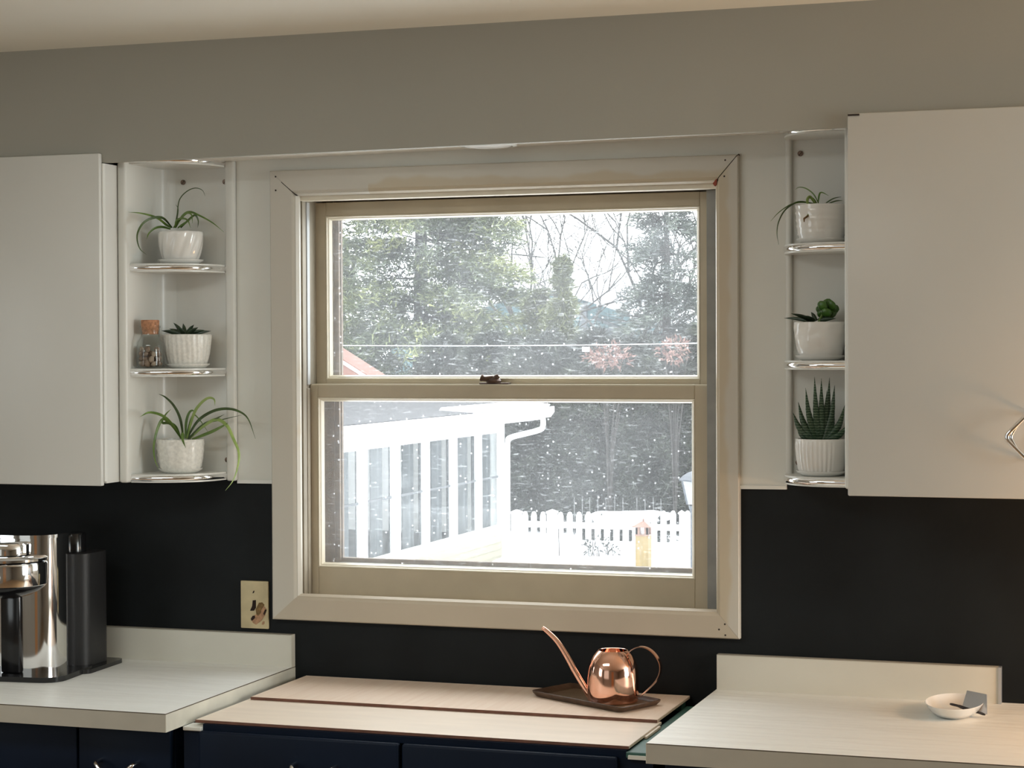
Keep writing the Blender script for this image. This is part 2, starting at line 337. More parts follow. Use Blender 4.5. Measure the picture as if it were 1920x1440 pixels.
for s in 'ltrb': casing(s).obj('casing_board', 'casinglow' if s == 'b' else 'casing', win)
# miter filler (dark gap, old red paint) at the top right corner, nail holes
MB().prism([(1.0655, 2.0225), (1.117, 2.082), (1.1175, 2.0795), (1.067, 2.020)], 'y', -.0185, -.001).obj('miter_gap', 'gap', win)
MB().prism([(1.060, 2.019), (1.0665, 2.0275), (1.0695, 2.029), (1.0685, 2.016), (1.064, 2.0135)], 'y', -.0196, -.004).obj('chipped_corner', 'redpaint', win)
MB().prism([(.030, 2.0535), (.031, 2.0545), (.069, 2.022), (.068, 2.021)], 'y', -.0203, -.01).obj('miter_crack', 'gap', win)
for x, z in ((.016, 2.067), (.016, 2.035), (1.088, 2.069), (1.086, 2.034), (1.085, 1.058), (1.086, 1.034), (1.072, 1.046)):
    MB().prism([(x+.0022*math.cos(a), z+.0022*math.sin(a)) for a in np.linspace(0, 2*PI, 7)[:-1]], 'y', -.0204, -.018).obj('nail_hole', 'gap', win)
# jambs, head, sill, tracks
jl = MB().box(.045, .0645, 0, .17, 1.06, 2.045).obj('jamb', 'jambwood', win)
MB().box(1.066, 1.085, 0, .17, 1.06, 2.045).obj('jamb', 'cream', win)
MB().box(.0645, 1.066, 0, .17, 2.024, 2.045).obj('head_jamb', 'cream', win)
MB().box(.0645, 1.066, .0, .17, 1.06, 1.074).obj('sill', 'cream', win)
MB().bbox(.068, 1.066, .0, .022, 2.010, 2.024, .002).obj('head_stop', 'creamlite', win)
MB().box(.0645, 1.066, .03, .06, 2.0125, 2.024).obj('head_track', 'cream', win)
MB().bbox(.0645, .0685, .014, .034, 1.074, 2.02, .001).obj('side_stop', 'jambwood', win)
MB().bbox(.0645, .0705, .036, .052, 1.5775, 2.01, .002).obj('sash_guide', 'track', win)
MB().bbox(.0645, .0700, .036, .052, 1.074, 1.57, .002).obj('sash_guide', 'jambwood', win)
MB().box(1.033, 1.066, .040, .09, 1.074, 2.01).obj('side_track', 'track2', win)
MB().bbox(1.022, 1.034, .092, .105, 1.074, 2.01, .002).obj('parting_strip', 'creamlite', win)
def sash(name, X0, X1, Z0, Z1, x0, x1, z0, z1, y, th, lower):
    s = tag(bpy.data.objects.new(name, None)); C.objects.link(s); s.parent = win; s.matrix_parent_inverse = world(win).inverted(); s.location = (.567, y, Z0)
    MB().bbox(X0, x0, y, y+th, Z0, Z1, .0015, 1).obj('stile', 'cream', s)
    MB().bbox(x1, X1, y, y+th, Z0, Z1, .0015, 1).obj('stile', 'cream', s)
    MB().bbox(x0, x1, y, y+th, Z0, z0, .0012, 1).obj('rail', 'cream', s)
    MB().bbox(x0, x1, y, y+th, z1, Z1, .0012, 1).obj('rail', 'cream', s)
    # stepped glazing bead all round, one mitred piece per side
    st = [(0, y), (.0025, y-.001), (.005, y+.004), (.0065, y+.0045), (.010, y+.016), (0, y+.016)]
    for side in 'lrbt':
        V = []
        for end in (0, 1):
            for t, yy in st:
                a, bb, c, d2 = x0+t, x1-t, z0+t, z1-t
                V.append({'l': (a, yy, d2 if end else c), 'r': (bb, yy, d2 if end else c), 'b': (bb if end else a, yy, c), 't': (bb if end else a, yy, d2)}[side])
        n = len(st); MB().add(V, [tuple(range(n))[::-1], tuple(range(n, 2*n))]+[(i, (i+1) % n, n+(i+1) % n, n+i) for i in range(n)]).obj('glazing_bead', 'creamlite', s)
    MB().box(x0-.004, x1+.004, y+.0165, y+.0200, z0-.004, z1+.004).obj('pane', 'dirtyglass', s)
    return s
lo = sash('lower_sash', .0655, 1.031, 1.0745, 1.5775, .0855, 1.0007, 1.1445, 1.5475, .058, .036, True)
MB().box(.0655, 1.031, .060, .104, 1.5775, 1.5795).obj('meeting_rail_cap', 'creamlite', lo)
up_ = sash('upper_sash', .0595, 1.0209, 1.545, 2.0125, .0904, 1.0038, 1.590, 1.980, .1, .036, False)
st = tag(bpy.data.objects.new('storm_frame', None)); C.objects.link(st); st.parent = win; st.matrix_parent_inverse = world(win).inverted()
MB().box(.0645, .106, .140, .165, 1.074, 2.02).obj('storm_stile', 'storm', st)
MB().box(.0645, .094, .136, .140, 1.074, 2.02).obj('storm_track', 'storm', st)
MB().box(.106, .1085, .150, .155, 1.15, 2.02).obj('storm_track', 'storm', st)
MB().box(.99, 1.066, .140, .165, 1.074, 2.02).obj('storm_stile', 'storm', st)
MB().box(.106, .99, .145, .165, 1.074, 1.158).obj('storm_sill', 'storm', st)
MB().box(.106, .99, .1385, .145, 1.074, 1.148).obj('storm_sill_lip', 'track', st)
MB().box(.106, .99, .140, .165, 1.985, 2.02).obj('storm_head', 'storm', st)
# sash lock on the meeting rail
lk = tag(bpy.data.objects.new('sash_lock', None)); C.objects.link(lk); lk.parent = win; lk.matrix_parent_inverse = world(win).inverted()
MB().bbox(.489, .561, .066, .088, 1.5795, 1.583, .0012).obj('lock_base', 'bronze', lk, 40)
MB().lathe([(.017, 0), (.018, .004), (.015, .009), (.006, .012)], (.521, .078, 1.583), 20).obj('lock_cam', 'bronze', lk, 40)
bl = MB()
bl.tube(smooth_path([(.526, .075, 1.594), (.513, .070, 1.593), (.503, .066, 1.592), (.494, .064, 1.595)], 4), [.006]*9+[.006, .0075, .0085, .008], 10)
bl.obj('lock_lever', 'bronze', lk, 40)
MB().tube(smooth_path([(.506, .072, 1.592), (.522, .070, 1.591), (.534, .074, 1.599)], 4), [.004, .004, .004, .0045, .005, .006, .007, .0065, .005], 10).obj('lock_arm', 'bronze', lk, 40)

# ================================================================== wall cabinets
lc = thing('wall_cabinet', 'white steel wall cabinet with plain door at the left edge beside the window', 'cabinet', (-.6, 0, 1.35))
MB().box(-.90, -.3112, -.241, 0, 1.356, 2.0895).obj('body', 'enamel', lc)
MB().bbox(-.90, -.3145, -.258, -.2435, 1.3505, 2.1115, .003).obj('door', 'enamel', lc, 40)
MB().bbox(-.3145, -.3105, -.247, -.236, 1.36, 2.0895, .001).obj('hinge_strip', 'shelfpaint', lc)
MB().box(-.336, -.3155, -.2425, -.2395, 2.1045, 2.1105).obj('hinge_plate', 'gap', lc)
rc = thing('wall_cabinet', 'wide white steel wall cabinet at the right edge, chrome pull on its door', 'cabinet', (1.7, 0, 1.36))
MB().box(1.392, 2.25, -.241, 0, 1.3675, 2.101).obj('body', 'enamel', rc)
rd = MB().bbox(1.3885, 2.25, -.258, -.2435, 1.3615, 2.1305, .003).obj('door', 'enamel', rc, 40)
MB().box(1.3895, 1.4125, -.2595, -.2515, 2.1255, 2.1290).obj('door_corner_gap', 'gap', rd)
def vpull(c, ax, name='handle', parent=None):
    # chrome V pull: two feet 9 cm apart, twin strands meeting in a rounded point; ax 'z' = upright (point to the left), 'x' = level (point down)
    rootm = MB()
    for off, rr in ((0, .0048), (.0075, .0032)):
        pts = []
        for a, o, dep in ((-.045, 0, 0), (-.0445, .001, .018), (-.040, .005, .026), (-.022, .022-off*.3, .030), (-.007, .036-off, .031), (0, .0385-off, .031), (.007, .036-off, .031), (.022, .022-off*.3, .030), (.040, .005, .026), (.0445, .001, .018), (.045, 0, 0)):
            pts.append((c[0]-o, c[1]-dep, c[2]+a) if ax == 'z' else (c[0]+a, c[1]-dep, c[2]-o))
        rootm.tube(smooth_path(pts, 4), rr, 10)
    return rootm.obj(name, 'chrome', parent, 60)
vpull((1.7415, -.258, 1.4845), 'z', parent=rd)

# ================================================================== corner shelf units
def shelf_unit(label, mirror, xs, xe, a, bdep, zs, topz, botz, st0, st1, x_out, screws):
    u = thing('corner_shelf', label, 'shelf', (xs, 0, botz))
    sg = -1 if mirror else 1
    # side panel with rounded front edge
    p = MB(); x0, x1 = sorted((xs, x_out)); fr = -.185 if not mirror else -.172
    p.bbox(x0, x1, fr, 0, botz, topz, .006, 3); p.obj('side_panel', 'shelfpaint', u, 40)
    bx0, bx1 = sorted((xs, st1 if not mirror else st0))
    MB().box(bx0, bx1, -.006, 0, botz, topz).obj('back_panel', 'shelfpaint', u)
    if not mirror:   # coved inner corner
        cv = [(xs, -.006)]+[(xs+.035-.035*math.cos(t), -.006-.035+.035*math.sin(t)) for t in np.linspace(PI/2, 0, 9)]
        MB().prism(cv, 'z', botz+.002, topz-.002).obj('cove', 'shelfpaint', u, 40)
    MB().bbox(st0, st1, -.019, 0, botz-.003, topz, .005, 3).obj('stile', 'shelfpaint', u, 40)
    for k, z in enumerate(zs):
        ex = 2.5; N = 26
        arc = [(xs+sg*a*abs(math.cos(t))**(2/ex), -bdep*abs(math.sin(t))**(2/ex)) for t in np.linspace(PI/2, 0, N)]
        s = MB().prism([(xs, -.004)]+arc, 'z', z-.0095, z+.0095).obj('shelf', 'shelfpaint', u, 30)
        # chrome rim: half round strip along the curved edge
        V = []; F = []; sec = [(-.001, -.0065), (.0022, -.0055), (.0036, 0), (.0022, .0055), (-.001, .0065)]; ns = len(sec)
        A = arc[0:N]
        for i, q in enumerate(A):
            q0 = Vector(A[max(i-1, 0)]); q1 = Vector(A[min(i+1, N-1)]); tg = (q1-q0).normalized(); nn = Vector((tg.y, -tg.x))
            if nn.y > 0 and not mirror: nn = -nn
            if mirror and nn.x > 0 and nn.y > -.01: nn = -nn
            if nn.dot(Vector(q)-Vector((xs, 0))) < 0: nn = -nn
            V += [(q[0]+nn.x*o, q[1]+nn.y*o, z+h) for o, h in sec]
        for i in range(N-1): F += [(i*ns+j, i*ns+j+1, (i+1)*ns+j+1, (i+1)*ns+j) for j in range(ns-1)]
        F += [tuple(range(ns)), tuple(range((N-1)*ns, N*ns))[::-1]]
        MB().add(V, F).obj('chrome_rim', 'chrome', s, 60)
    for x, z in screws:
        sc = MB(); sc.prism([(x+.0062*math.cos(t), z+.0062*math.sin(t)) for t in np.linspace(0, 2*PI, 15)[:-1]], 'y', -.0085, -.006)
        so = sc.obj('screw', 'screw', u)
        MB().prism([(x-.004, z-.0045), (x-.003, z-.0055), (x+.005, z+.004), (x+.004, z+.005)], 'y', -.0088, -.0084).obj('screw_slot', 'gap', so)
    return u
shelf_unit('white corner shelf with chrome rims left of the window, holding a corked jar', False, -.288, -.118, .170, .168, (1.853, 1.609, 1.363, 2.103), 2.109, 1.3535, -.118, -.094, -.3105, ((-.2327, 2.0625), (-.1221, 2.0604), (-.1205, 1.4001)))
shelf_unit('white corner shelf with chrome rims right of the window, tucked beside the wide cabinet', True, 1.369, 1.219, .150, .152, (1.870, 1.624, 1.380, 2.117), 2.124, 1.3685, 1.2186, 1.2325, 1.3885, ((1.25, 2.0788), (1.2445, 1.4129)))

# ================================================================== base cabinets and counters
bl_ = thing('base_cabinet', 'navy base cabinet under the left counter', 'cabinet', (-.7, -.3, 0))
MB().box(-1.7, .030, -.555, -.001, .1, .873).obj('body', 'navy', bl_)
MB().box(-1.7, .030, -.50, -.001, 0, .1).obj('toe_kick', 'black', bl_)
for x0, x1, h in ((-.72, -.194, -.45), (-.190, .027, -.092)):
    f = MB().bbox(x0, x1, -.575, -.556, .70, .868, .004).obj('drawer', 'navy', bl_, 40)
    vpull((h, -.575, .7965), 'x', parent=f)
    MB().bbox(x0, x1, -.575, -.556, .12, .695, .004).obj('door', 'navy', bl_, 40)
sk = thing('sink_cabinet', 'navy sink base cabinet between the counters, covered with boards', 'cabinet', (.55, -.3, 0))
MB().box(.052, .098, -.560, -.001, .1, .868).obj('side_panel', 'navy', sk)
MB().box(.99, 1.06, -.560, -.001, .1, .868).obj('side_panel', 'navy', sk)
MB().box(.098, .99, -.03, -.001, .1, .868).obj('back_panel', 'black', sk)
MB().box(.098, .99, -.545, -.03, .1, .118).obj('bottom_panel', 'navy', sk)
MB().bbox(.052, .094, -.566, -.520, .868, .8765, .002).obj('corner_flange', 'panel', sk)
MB().bbox(1.006, 1.064, -.562, -.05, .868, .880, .002).obj('teal_rail', 'teal', sk)
MB().box(1.012, 1.064, -.569, -.560, .8675, .8745).obj('corner_flange', 'panel', sk)
MB().box(.094, 1.006, -.556, -.50, .868, .882).obj('front_rail', 'navy', sk)
MB().box(.20, .995, -.05, -.012, .868, .8825).obj('rear_rail', 'teal', sk)
MB().box(.065, .20, -.05, -.012, .868, .8825).obj('rear_rail', 'teal', sk)
for x0, x1, h in ((.094, .5395, .359), (.5455, .9915, .81)):
    f = MB().bbox(x0, x1, -.577, -.561, .70, .8705, .005, 3).obj('panel_front', 'navy', sk, 40)
    vpull((h, -.577, .8165), 'x', parent=f)
    MB().bbox(x0, x1, -.577, -.561, .12, .695, .004).obj('door', 'navy', sk, 40)
br = thing('base_cabinet', 'navy base cabinet under the right counter', 'cabinet', (1.9, -.3, 0))
MB().box(1.083, 2.9, -.555, -.001, .1, .873).obj('body', 'navy', br)
MB().box(1.083, 2.9, -.50, -.001, 0, .1).obj('toe_kick', 'black', br)
for x0, x1 in ((1.086, 1.55), (1.554, 2.1)):
    f = MB().bbox(x0, x1, -.575, -.556, .70, .868, .004).obj('drawer', 'navy', br, 40)
    vpull(((x0+x1)/2, -.575, .8225), 'x', parent=f)
    MB().bbox(x0, x1, -.575, -.556, .12, .695, .004).obj('door', 'navy', br, 40)
def counter(label, x0, x1, end):
    c = thing('countertop', label, 'counter', ((x0+x1)/2, -.3, .876))
    MB().box(x0, x1, -.633, -.0005, .8765, .914).obj('slab', 'laminate', c)
    MB().box(x0, x1, -.635, -.633, .876, .9125).obj('front_edge_band', 'lamedge', c)
    MB().box(x0, x1, -.6345, -.6325, .9125, .9142).obj('front_seam', 'seam', c)
    bx0, bx1 = (x0, x1-.001) if end == 'r' else (x0+.001, 1.666)
    MB().box(bx0, bx1, -.019, -.001, .9141, .9895).obj('backsplash', 'bsplash', c)
    MB().box(bx0, bx1, -.0195, -.0005, .9895, .9910).obj('backsplash_cap', 'lamedge', c)
    if end == 'r':
        MB().box(x1, x1+.0015, -.634, -.0005, .876, .9125).obj('end_edge_band', 'lamend', c)
        MB().box(x1-.0005, x1+.0005, -.634, -.0005, .9125, .9142).obj('end_seam', 'seam', c)
        MB().box(x1-.001, x1+.001, -.0195, -.0005, .9142, .9910).obj('backsplash_end', 'lamend', c)
    else:
        MB().box(x0-.001, x0, -.634, -.0005, .876, .9137).obj('end_edge_band', 'lamend', c)
        MB().box(bx1, bx1+.006, -.022, -.0005, .9141, .991).obj('backsplash_end', 'steel', c)
    return c
counter('white marbled laminate countertop on the left, coffee maker standing on it', -1.7, .0488, 'r')
counter('white marbled laminate countertop on the right, dish standing on it', 1.0655, 2.9, 'l')
# boards over the sink opening
fb = MB().bbox(.072, 1.0085, -.5475, -.285, .8825, .8885, .0008, 1).obj('cover_board', 'board2')
tag(fb, 'front pale board laid over the sink opening, lying under the edge of the rear board', 'board', 'boards over the sink')
MB().box(.0722, 1.0083, -.5480, -.5474, .8826, .8884).obj('front_edge', 'boardedge', fb)
rb = MB().bbox(.0805, 1.0035, -.302, -.006, .8886, .8952, .0008, 1).obj('cover_board', 'board')
tag(rb, 'rear pale wooden board by the black wall, tray with the copper can on it', 'board', 'boards over the sink')
MB().box(.0807, 1.0033, -.3026, -.3019, .8887, .8950).obj('front_edge', 'boardedge', rb)
sh = MB().bbox(1.009, 1.0145, -.43, -.315, .8803, .8855, .0006, 1).obj('wood_shim', 'board2')
tag(sh, 'thin pale wooden shim strip at the right end of the sink boards', 'strip')

# ================================================================== outlet plate
ol = thing('outlet_plate', 'ivory wall plate with torn brown paper on the black wall, left of the window', 'outlet', (-.052, 0, 1.056))
MB().bbox(-.0885, -.0163, -.0065, 0, 1.0002, 1.1132, .002).obj('plate', 'plate', ol, 40)
def opx(u, v): return (-.0885+(u-230)/(795-230)*.0722, 1.1132-(v-200)/(1195-200)*.113)
for nm, mt_, y, pl in (('screw_hole', 'hole', -.0070, [(475, 460), (495, 405), (520, 400), (505, 450)]), ('burnt_slot', 'hole', -.0072, [(425, 825), (470, 720), (480, 605), (545, 595), (545, 760), (505, 820)]),
    ('tan_paper', 'torn2', -.0075, [(455, 1030), (520, 910), (640, 860), (700, 700), (765, 780), (740, 880), (660, 1020), (610, 1060), (545, 1110), (490, 1080)]), ('brown_paper', 'torn', -.0085, [(545, 790), (610, 650), (670, 640), (720, 690), (660, 780), (630, 880), (590, 925), (560, 900)]),
    ('burnt_edge', 'hole', -.0082, [(700, 870), (735, 780), (765, 790), (745, 850), (715, 910)]), ('burnt_spot', 'hole', -.0082, [(445, 985), (480, 930), (525, 920), (530, 970), (470, 1030), (450, 1020)]), ('stain', 'torn2', -.0069, [(660, 1100), (680, 1040), (720, 1030), (720, 1080), (690, 1110)])):
    MB().prism([opx(*p) for p in pl], 'y', y, -.006).obj(nm, mt_, ol)

# ================================================================== tray and copper watering can
tr = thing('tray', 'dark walnut tray on the rear board under the copper can', 'tray', (.83, -.13, .8952))
tc_ = Vector((.822, -.1275, .8952)); ax = Vector((.2545, -.150, 0)); ay = Vector((.058, .123, 0))   # full length and depth vectors
ax *= .98
def tpt(u, v, z): p = tc_+ax*u+ay*v; return (p.x, p.y, tc_.z+z)
def rrect(k, r=.10):
    out = []
    for cx, cy, a0 in ((.5-r, .5-r*1.6, 0), (-.5+r, .5-r*1.6, PI/2), (-.5+r, -.5+r*1.6, PI), (.5-r, -.5+r*1.6, 3*PI/2)):
        for t in np.linspace(a0, a0+PI/2, 5): out.append(((cx+r*math.cos(t))*k, (cy+r*1.6*math.sin(t))*k))
    return out
lv = [(.90, .0), (.93, .001), (.985, .008), (1.0, .0125), (.985, .0135), (.955, .011), (.90, .0055), (.80, .005)]
V = []; F = []; n = 20
for k, z in lv: V += [tpt(u, v, z) for u, v in rrect(k, .05)]
for j in range(len(lv)-1): F += [(j*n+i, j*n+(i+1) % n, (j+1)*n+(i+1) % n, (j+1)*n+i) for i in range(n)]
F += [tuple(range(n))[::-1], tuple(range((len(lv)-1)*n, len(lv)*n))]
MB().add(V, F).obj('tray_body', 'traywood', tr, 50)
V = [tpt(u, v, .0050) for u, v in rrect(.80, .05)]+[tpt(u, v, .0056) for u, v in rrect(.80, .05)]
MB().add(V, [tuple(range(20))[::-1], tuple(range(20, 40))]+[(i, (i+1) % 20, 20+(i+1) % 20, 20+i) for i in range(20)]).obj('tray_bed', 'traylight', tr)
can = thing('watering_can', 'shiny copper watering can with long thin spout, standing on the walnut tray', 'watering can', (.868, -.152, .9005))
cc = (.868, -.152, .9005)
MB().lathe([(.001, 0), (.0495, 0), (.0535, .002), (.0552, .006), (.0555, .03), (.0553, .055), (.0545, .068), (.0525, .079), (.0485, .090), (.0425, .0995), (.0355, .1075), (.0318, .111), (.0308, .1105), (.0345, .106), (.041, .098), (.047, .089), (.052, .07), (.0535, .05), (.054, .01), (.001, .004)], cc, 56).obj('body', 'copper', can, 40)
rx, ry = 1.0, .3
def cpt(s, z, dq=0): return (cc[0]+rx*s-ry*dq*0, cc[1]+ry*s*0.0-dq, cc[2]+z)
sp = smooth_path([cpt(-.050, .008), cpt(-.060, .022), cpt(-.083, .058), cpt(-.103, .092), cpt(-.125, .124), cpt(-.148, .145), cpt(-.159, .1525)], 5)
MB().tube(sp, [.0085-.0042*i/(len(sp)-1) for i in range(len(sp))], 12, caps=False).obj('spout', 'copper', can, 60)
hp = smooth_path([cpt(.036, .106), cpt(.044, .114), cpt(.060, .1205), cpt(.078, .1175), cpt(.094, .105), cpt(.1045, .086), cpt(.104, .066), cpt(.094, .047), cpt(.078, .030), cpt(.060, .013)], 5)
MB().ribbon(hp, .0125, .0022, (-ry*.25, -1, .0)).obj('handle', 'copper', can, 50)
# ================================================================== potted plants on the shelves
def pot(root, c, r_top, r_bot, h, mod=None, mt='ceramic', shape=1.0, sauc=.0515, n=72, sh=.011):
    # saucer, then a thick-walled pot standing in it, then soil
    MB().lathe([(.001, 0), (sauc*.72, 0), (sauc*.80, .001), (sauc, sh*.75), (sauc+.001, sh), (sauc-.002, sh), (sauc*.80, .0045), (.001, .004)], c, 48).obj('saucer', mt, root, 50)
    z0 = .0048; K = 14; prof = []
    for i in range(K+1):
        t = i/K; prof.append((r_bot+(r_top-r_bot)*math.sin(t*PI/2)**shape, z0+h*t))
    prof = [(r_bot*.6, z0)]+prof+[(r_top-.0012, z0+h+.001), (r_top-.004, z0+h), (r_top-.005, z0+h*.8), (r_top*.7, z0+h*.78)]
    def mf(th, z, j):
        if mod is None or j == 0 or j > K+1: return 1
        return 1+mod(th, (z-z0)/h)
    MB().lathe(prof, c, n, mf).obj('pot', mt, root, 60)
    MB().lathe([(.001, z0+h*.70), (r_top*.6, z0+h*.74), (r_top-.0052, z0+h*.86), (r_top*.7, z0+h*.90), (.001, z0+h*.93)], c, 24).obj('soil', 'soil', root, True)
def leaf(root, pts, w, mt, fold=.25, name='leaf', tip=None):
    # arching strap leaf with a keel, tapered to the tip, 1 mm thick
    P = smooth_path(pts, 5); n = len(P); V = []; F = []
    vd = Vector((-math.sin(yaw), math.cos(yaw), 0))
    for i, p in enumerate(P):
        t = i/(n-1); tg = (P[min(i+1, n-1)]-P[max(i-1, 0)]).normalized()
        sd = tg.cross(vd).normalized()
        sd = (sd*.82+vd*.57); sd = (sd-tg*sd.dot(tg)).normalized(); nn = tg.cross(sd).normalized()
        h = w/2*min(1, .55+t*2.2)*max(.04, 1-t**2.6)
        th = .0007
        V += [p+sd*h, p+nn*(h*fold), p-sd*h, p-sd*h-nn*th, p+nn*(h*fold-th*1.5), p+sd*h-nn*th]
    for i in range(n-1): F += [(6*i+k, 6*i+(k+1) % 6, 6*i+6+(k+1) % 6, 6*i+6+k) for k in range(6)]
    F += [(5,4,3,2,1,0), tuple(range(6*n-6, 6*n))]
    return MB().add(V, F).obj(name, mt, root, 60)
def fat_leaf(root, pts, r, mt, flat=.55, name='leaf', bumps=0):
    P = smooth_path(pts, 7 if not bumps else 10); n = len(P); V = []; F = []; k = 8
    vd = Vector((-math.sin(yaw), math.cos(yaw), 0))
    for i, p in enumerate(P):
        t = i/(n-1); tg = (P[min(i+1, n-1)]-P[max(i-1, 0)]).normalized(); sd = tg.cross(vd)
        sd = sd.normalized() if sd.length > .05 else Vector((1, 0, 0)); nn = tg.cross(sd).normalized()
        h = r*(.75+.5*math.sin(min(1, t*1.6)*PI/2)*.6)*max(.03, 1-t**1.7)
        if bumps: h *= 1+.10*(i % 2)
        V += [p+sd*h*math.cos(a)+nn*h*flat*math.sin(a) for a in np.linspace(0, 2*PI, k+1)[:-1]]
    for i in range(n-1): F += [(i*k+j, i*k+(j+1) % k, (i+1)*k+(j+1) % k, (i+1)*k+j) for j in range(k)]
    F += [tuple(range(k))[::-1], tuple(range(k*n-k, k*n))]
    return MB().add(V, F).obj(name, mt, root, True)
PL = {}
PL['top_left'] = [[(-0.2263,-0.08,1.9498),(-0.225,-0.107,1.955),(-0.2292,-0.134,1.9669),(-0.237,-0.161,1.9738),(-0.252,-0.188,1.9781),(-0.2631,-0.215,1.9783)],[(-0.2244,-0.08,1.9498),(-0.2205,-0.1292,1.9687),(-0.2255,-0.1683,1.9674),(-0.2399,-0.19,1.9537),(-0.2542,-0.1916,1.9273),(-0.2576,-0.1758,1.8982),(-0.2532,-0.15,1.8833)],[(-0.2228,-0.09,1.9458),(-0.2388,-0.1025,1.9505),(-0.251,-0.115,1.9467),(-0.2595,-0.1275,1.9343),(-0.2584,-0.14,1.9195)],[(-0.2187,-0.08,1.9496),(-0.2135,-0.075,1.9804),(-0.2102,-0.07,2.0147),(-0.1937,-0.065,2.035),(-0.1735,-0.06,2.0432),(-0.1572,-0.055,2.038),(-0.1523,-0.05,2.0247)],[(-0.2149,-0.08,1.9496),(-0.1955,-0.084,1.976),(-0.1744,-0.088,1.9853),(-0.1461,-0.092,1.9759),(-0.1104,-0.096,1.9579),(-0.0788,-0.1,1.9351)],[(-0.2206,-0.08,1.9497),(-0.1999,-0.09,1.9656),(-0.1757,-0.1,1.9812),(-0.1573,-0.11,1.9767),(-0.1496,-0.12,1.9558)],[(-0.2016,-0.08,1.9492),(-0.1827,-0.0725,1.9696),(-0.1714,-0.065,1.979),(-0.167,-0.0575,1.9667),(-0.1725,-0.05,1.9503)],[(-0.2168,-0.08,1.9496),(-0.2054,-0.0925,1.9655),(-0.1837,-0.105,1.9693),(-0.1629,-0.1175,1.9629),(-0.1497,-0.13,1.9451)],[(-0.2149,-0.08,1.9496),(-0.2144,-0.0733,1.9737),(-0.2151,-0.0667,1.9946),(-0.2251,-0.06,2.0056)],[(-0.2092,-0.08,1.9494),(-0.1785,-0.095,1.9613),(-0.1555,-0.11,1.9699)]]
PL['bottom_left'] = [[(-0.1982,-0.08,1.4527),(-0.2092,-0.075,1.4996),(-0.2292,-0.07,1.5308),(-0.253,-0.065,1.5495),(-0.2733,-0.06,1.5573)],[(-0.2052,-0.08,1.4526),(-0.2119,-0.09,1.4797),(-0.224,-0.1,1.4909),(-0.2361,-0.11,1.499),(-0.2448,-0.12,1.4759),(-0.2488,-0.13,1.4388),(-0.2415,-0.14,1.4082),(-0.2258,-0.15,1.3841)],[(-0.2034,-0.08,1.4527),(-0.2286,-0.085,1.4872),(-0.2487,-0.09,1.4904),(-0.2371,-0.095,1.5095),(-0.2203,-0.1,1.5223)],[(-0.1929,-0.08,1.4528),(-0.1909,-0.08,1.4905),(-0.1837,-0.08,1.5125),(-0.1749,-0.08,1.5195),(-0.168,-0.08,1.5157)],[(-0.1894,-0.08,1.4528),(-0.1653,-0.092,1.5099),(-0.1415,-0.104,1.5353),(-0.1145,-0.116,1.5497),(-0.0929,-0.128,1.547),(-0.0846,-0.14,1.5326)],[(-0.1894,-0.08,1.4528),(-0.1595,-0.0833,1.494),(-0.1228,-0.0867,1.5162),(-0.0866,-0.09,1.5243),(-0.0506,-0.0933,1.52),(-0.0218,-0.0967,1.5017),(-0.0017,-0.1,1.4556)],[(-0.1859,-0.08,1.4528),(-0.1404,-0.0933,1.4851),(-0.1059,-0.1067,1.4983),(-0.0716,-0.12,1.512)],[(-0.1755,-0.08,1.4514),(-0.1181,-0.0967,1.4698),(-0.082,-0.1133,1.4832),(-0.0572,-0.13,1.4927)],[(-0.1894,-0.08,1.4528),(-0.1369,-0.0867,1.488),(-0.0954,-0.0933,1.4979),(-0.0371,-0.1,1.5103)],[(-0.1824,-0.08,1.4529),(-0.1396,-0.095,1.4821),(-0.0973,-0.11,1.5),(-0.0624,-0.125,1.4869),(-0.0382,-0.14,1.457),(-0.0174,-0.155,1.4273),(-0.0119,-0.17,1.3977),(-0.0165,-0.185,1.365),(-0.0293,-0.2,1.3415)],[(-0.1876,-0.1,1.4537),(-0.182,-0.115,1.4669),(-0.1735,-0.13,1.4521),(-0.1581,-0.145,1.435)],[(-0.2034,-0.08,1.4527),(-0.2193,-0.1217,1.5011),(-0.2383,-0.1633,1.517),(-0.243,-0.205,1.5084)],[(-0.1929,-0.08,1.4528),(-0.1803,-0.07,1.5059),(-0.168,-0.06,1.4994),(-0.1489,-0.05,1.4677)]]
PL['top_right'] = [[(1.2995,-0.07,1.9653),(1.2882,-0.065,1.9853),(1.2724,-0.06,1.9981),(1.2565,-0.055,2.0025),(1.246,-0.05,1.9981)],[(1.298,-0.07,1.9653),(1.3021,-0.0767,1.984),(1.3091,-0.0833,1.9878),(1.3236,-0.09,1.9803)],[(1.3129,-0.07,1.9649),(1.3299,-0.065,1.9758),(1.3455,-0.06,1.9793)],[(1.2954,-0.09,1.964),(1.2863,-0.0975,1.9776),(1.2816,-0.105,1.9692),(1.2879,-0.1125,1.9494),(1.2856,-0.12,1.9371),(1.2786,-0.1275,1.9304),(1.2799,-0.135,1.9237)],[(1.289,-0.07,1.9656),(1.2644,-0.0833,1.9692),(1.2489,-0.0967,1.9633),(1.2333,-0.11,1.948),(1.2238,-0.1233,1.9237),(1.2233,-0.1367,1.8994),(1.2293,-0.15,1.8765)],[(1.289,-0.07,1.9656),(1.2647,-0.085,1.9681),(1.2435,-0.1,1.9617),(1.2223,-0.115,1.945),(1.2087,-0.13,1.9266)],[(1.3188,-0.07,1.9647),(1.3351,-0.06,1.9709),(1.3469,-0.05,1.9722)],[(1.295,-0.07,1.9654),(1.2871,-0.085,1.9764),(1.2793,-0.1,1.9756)]]
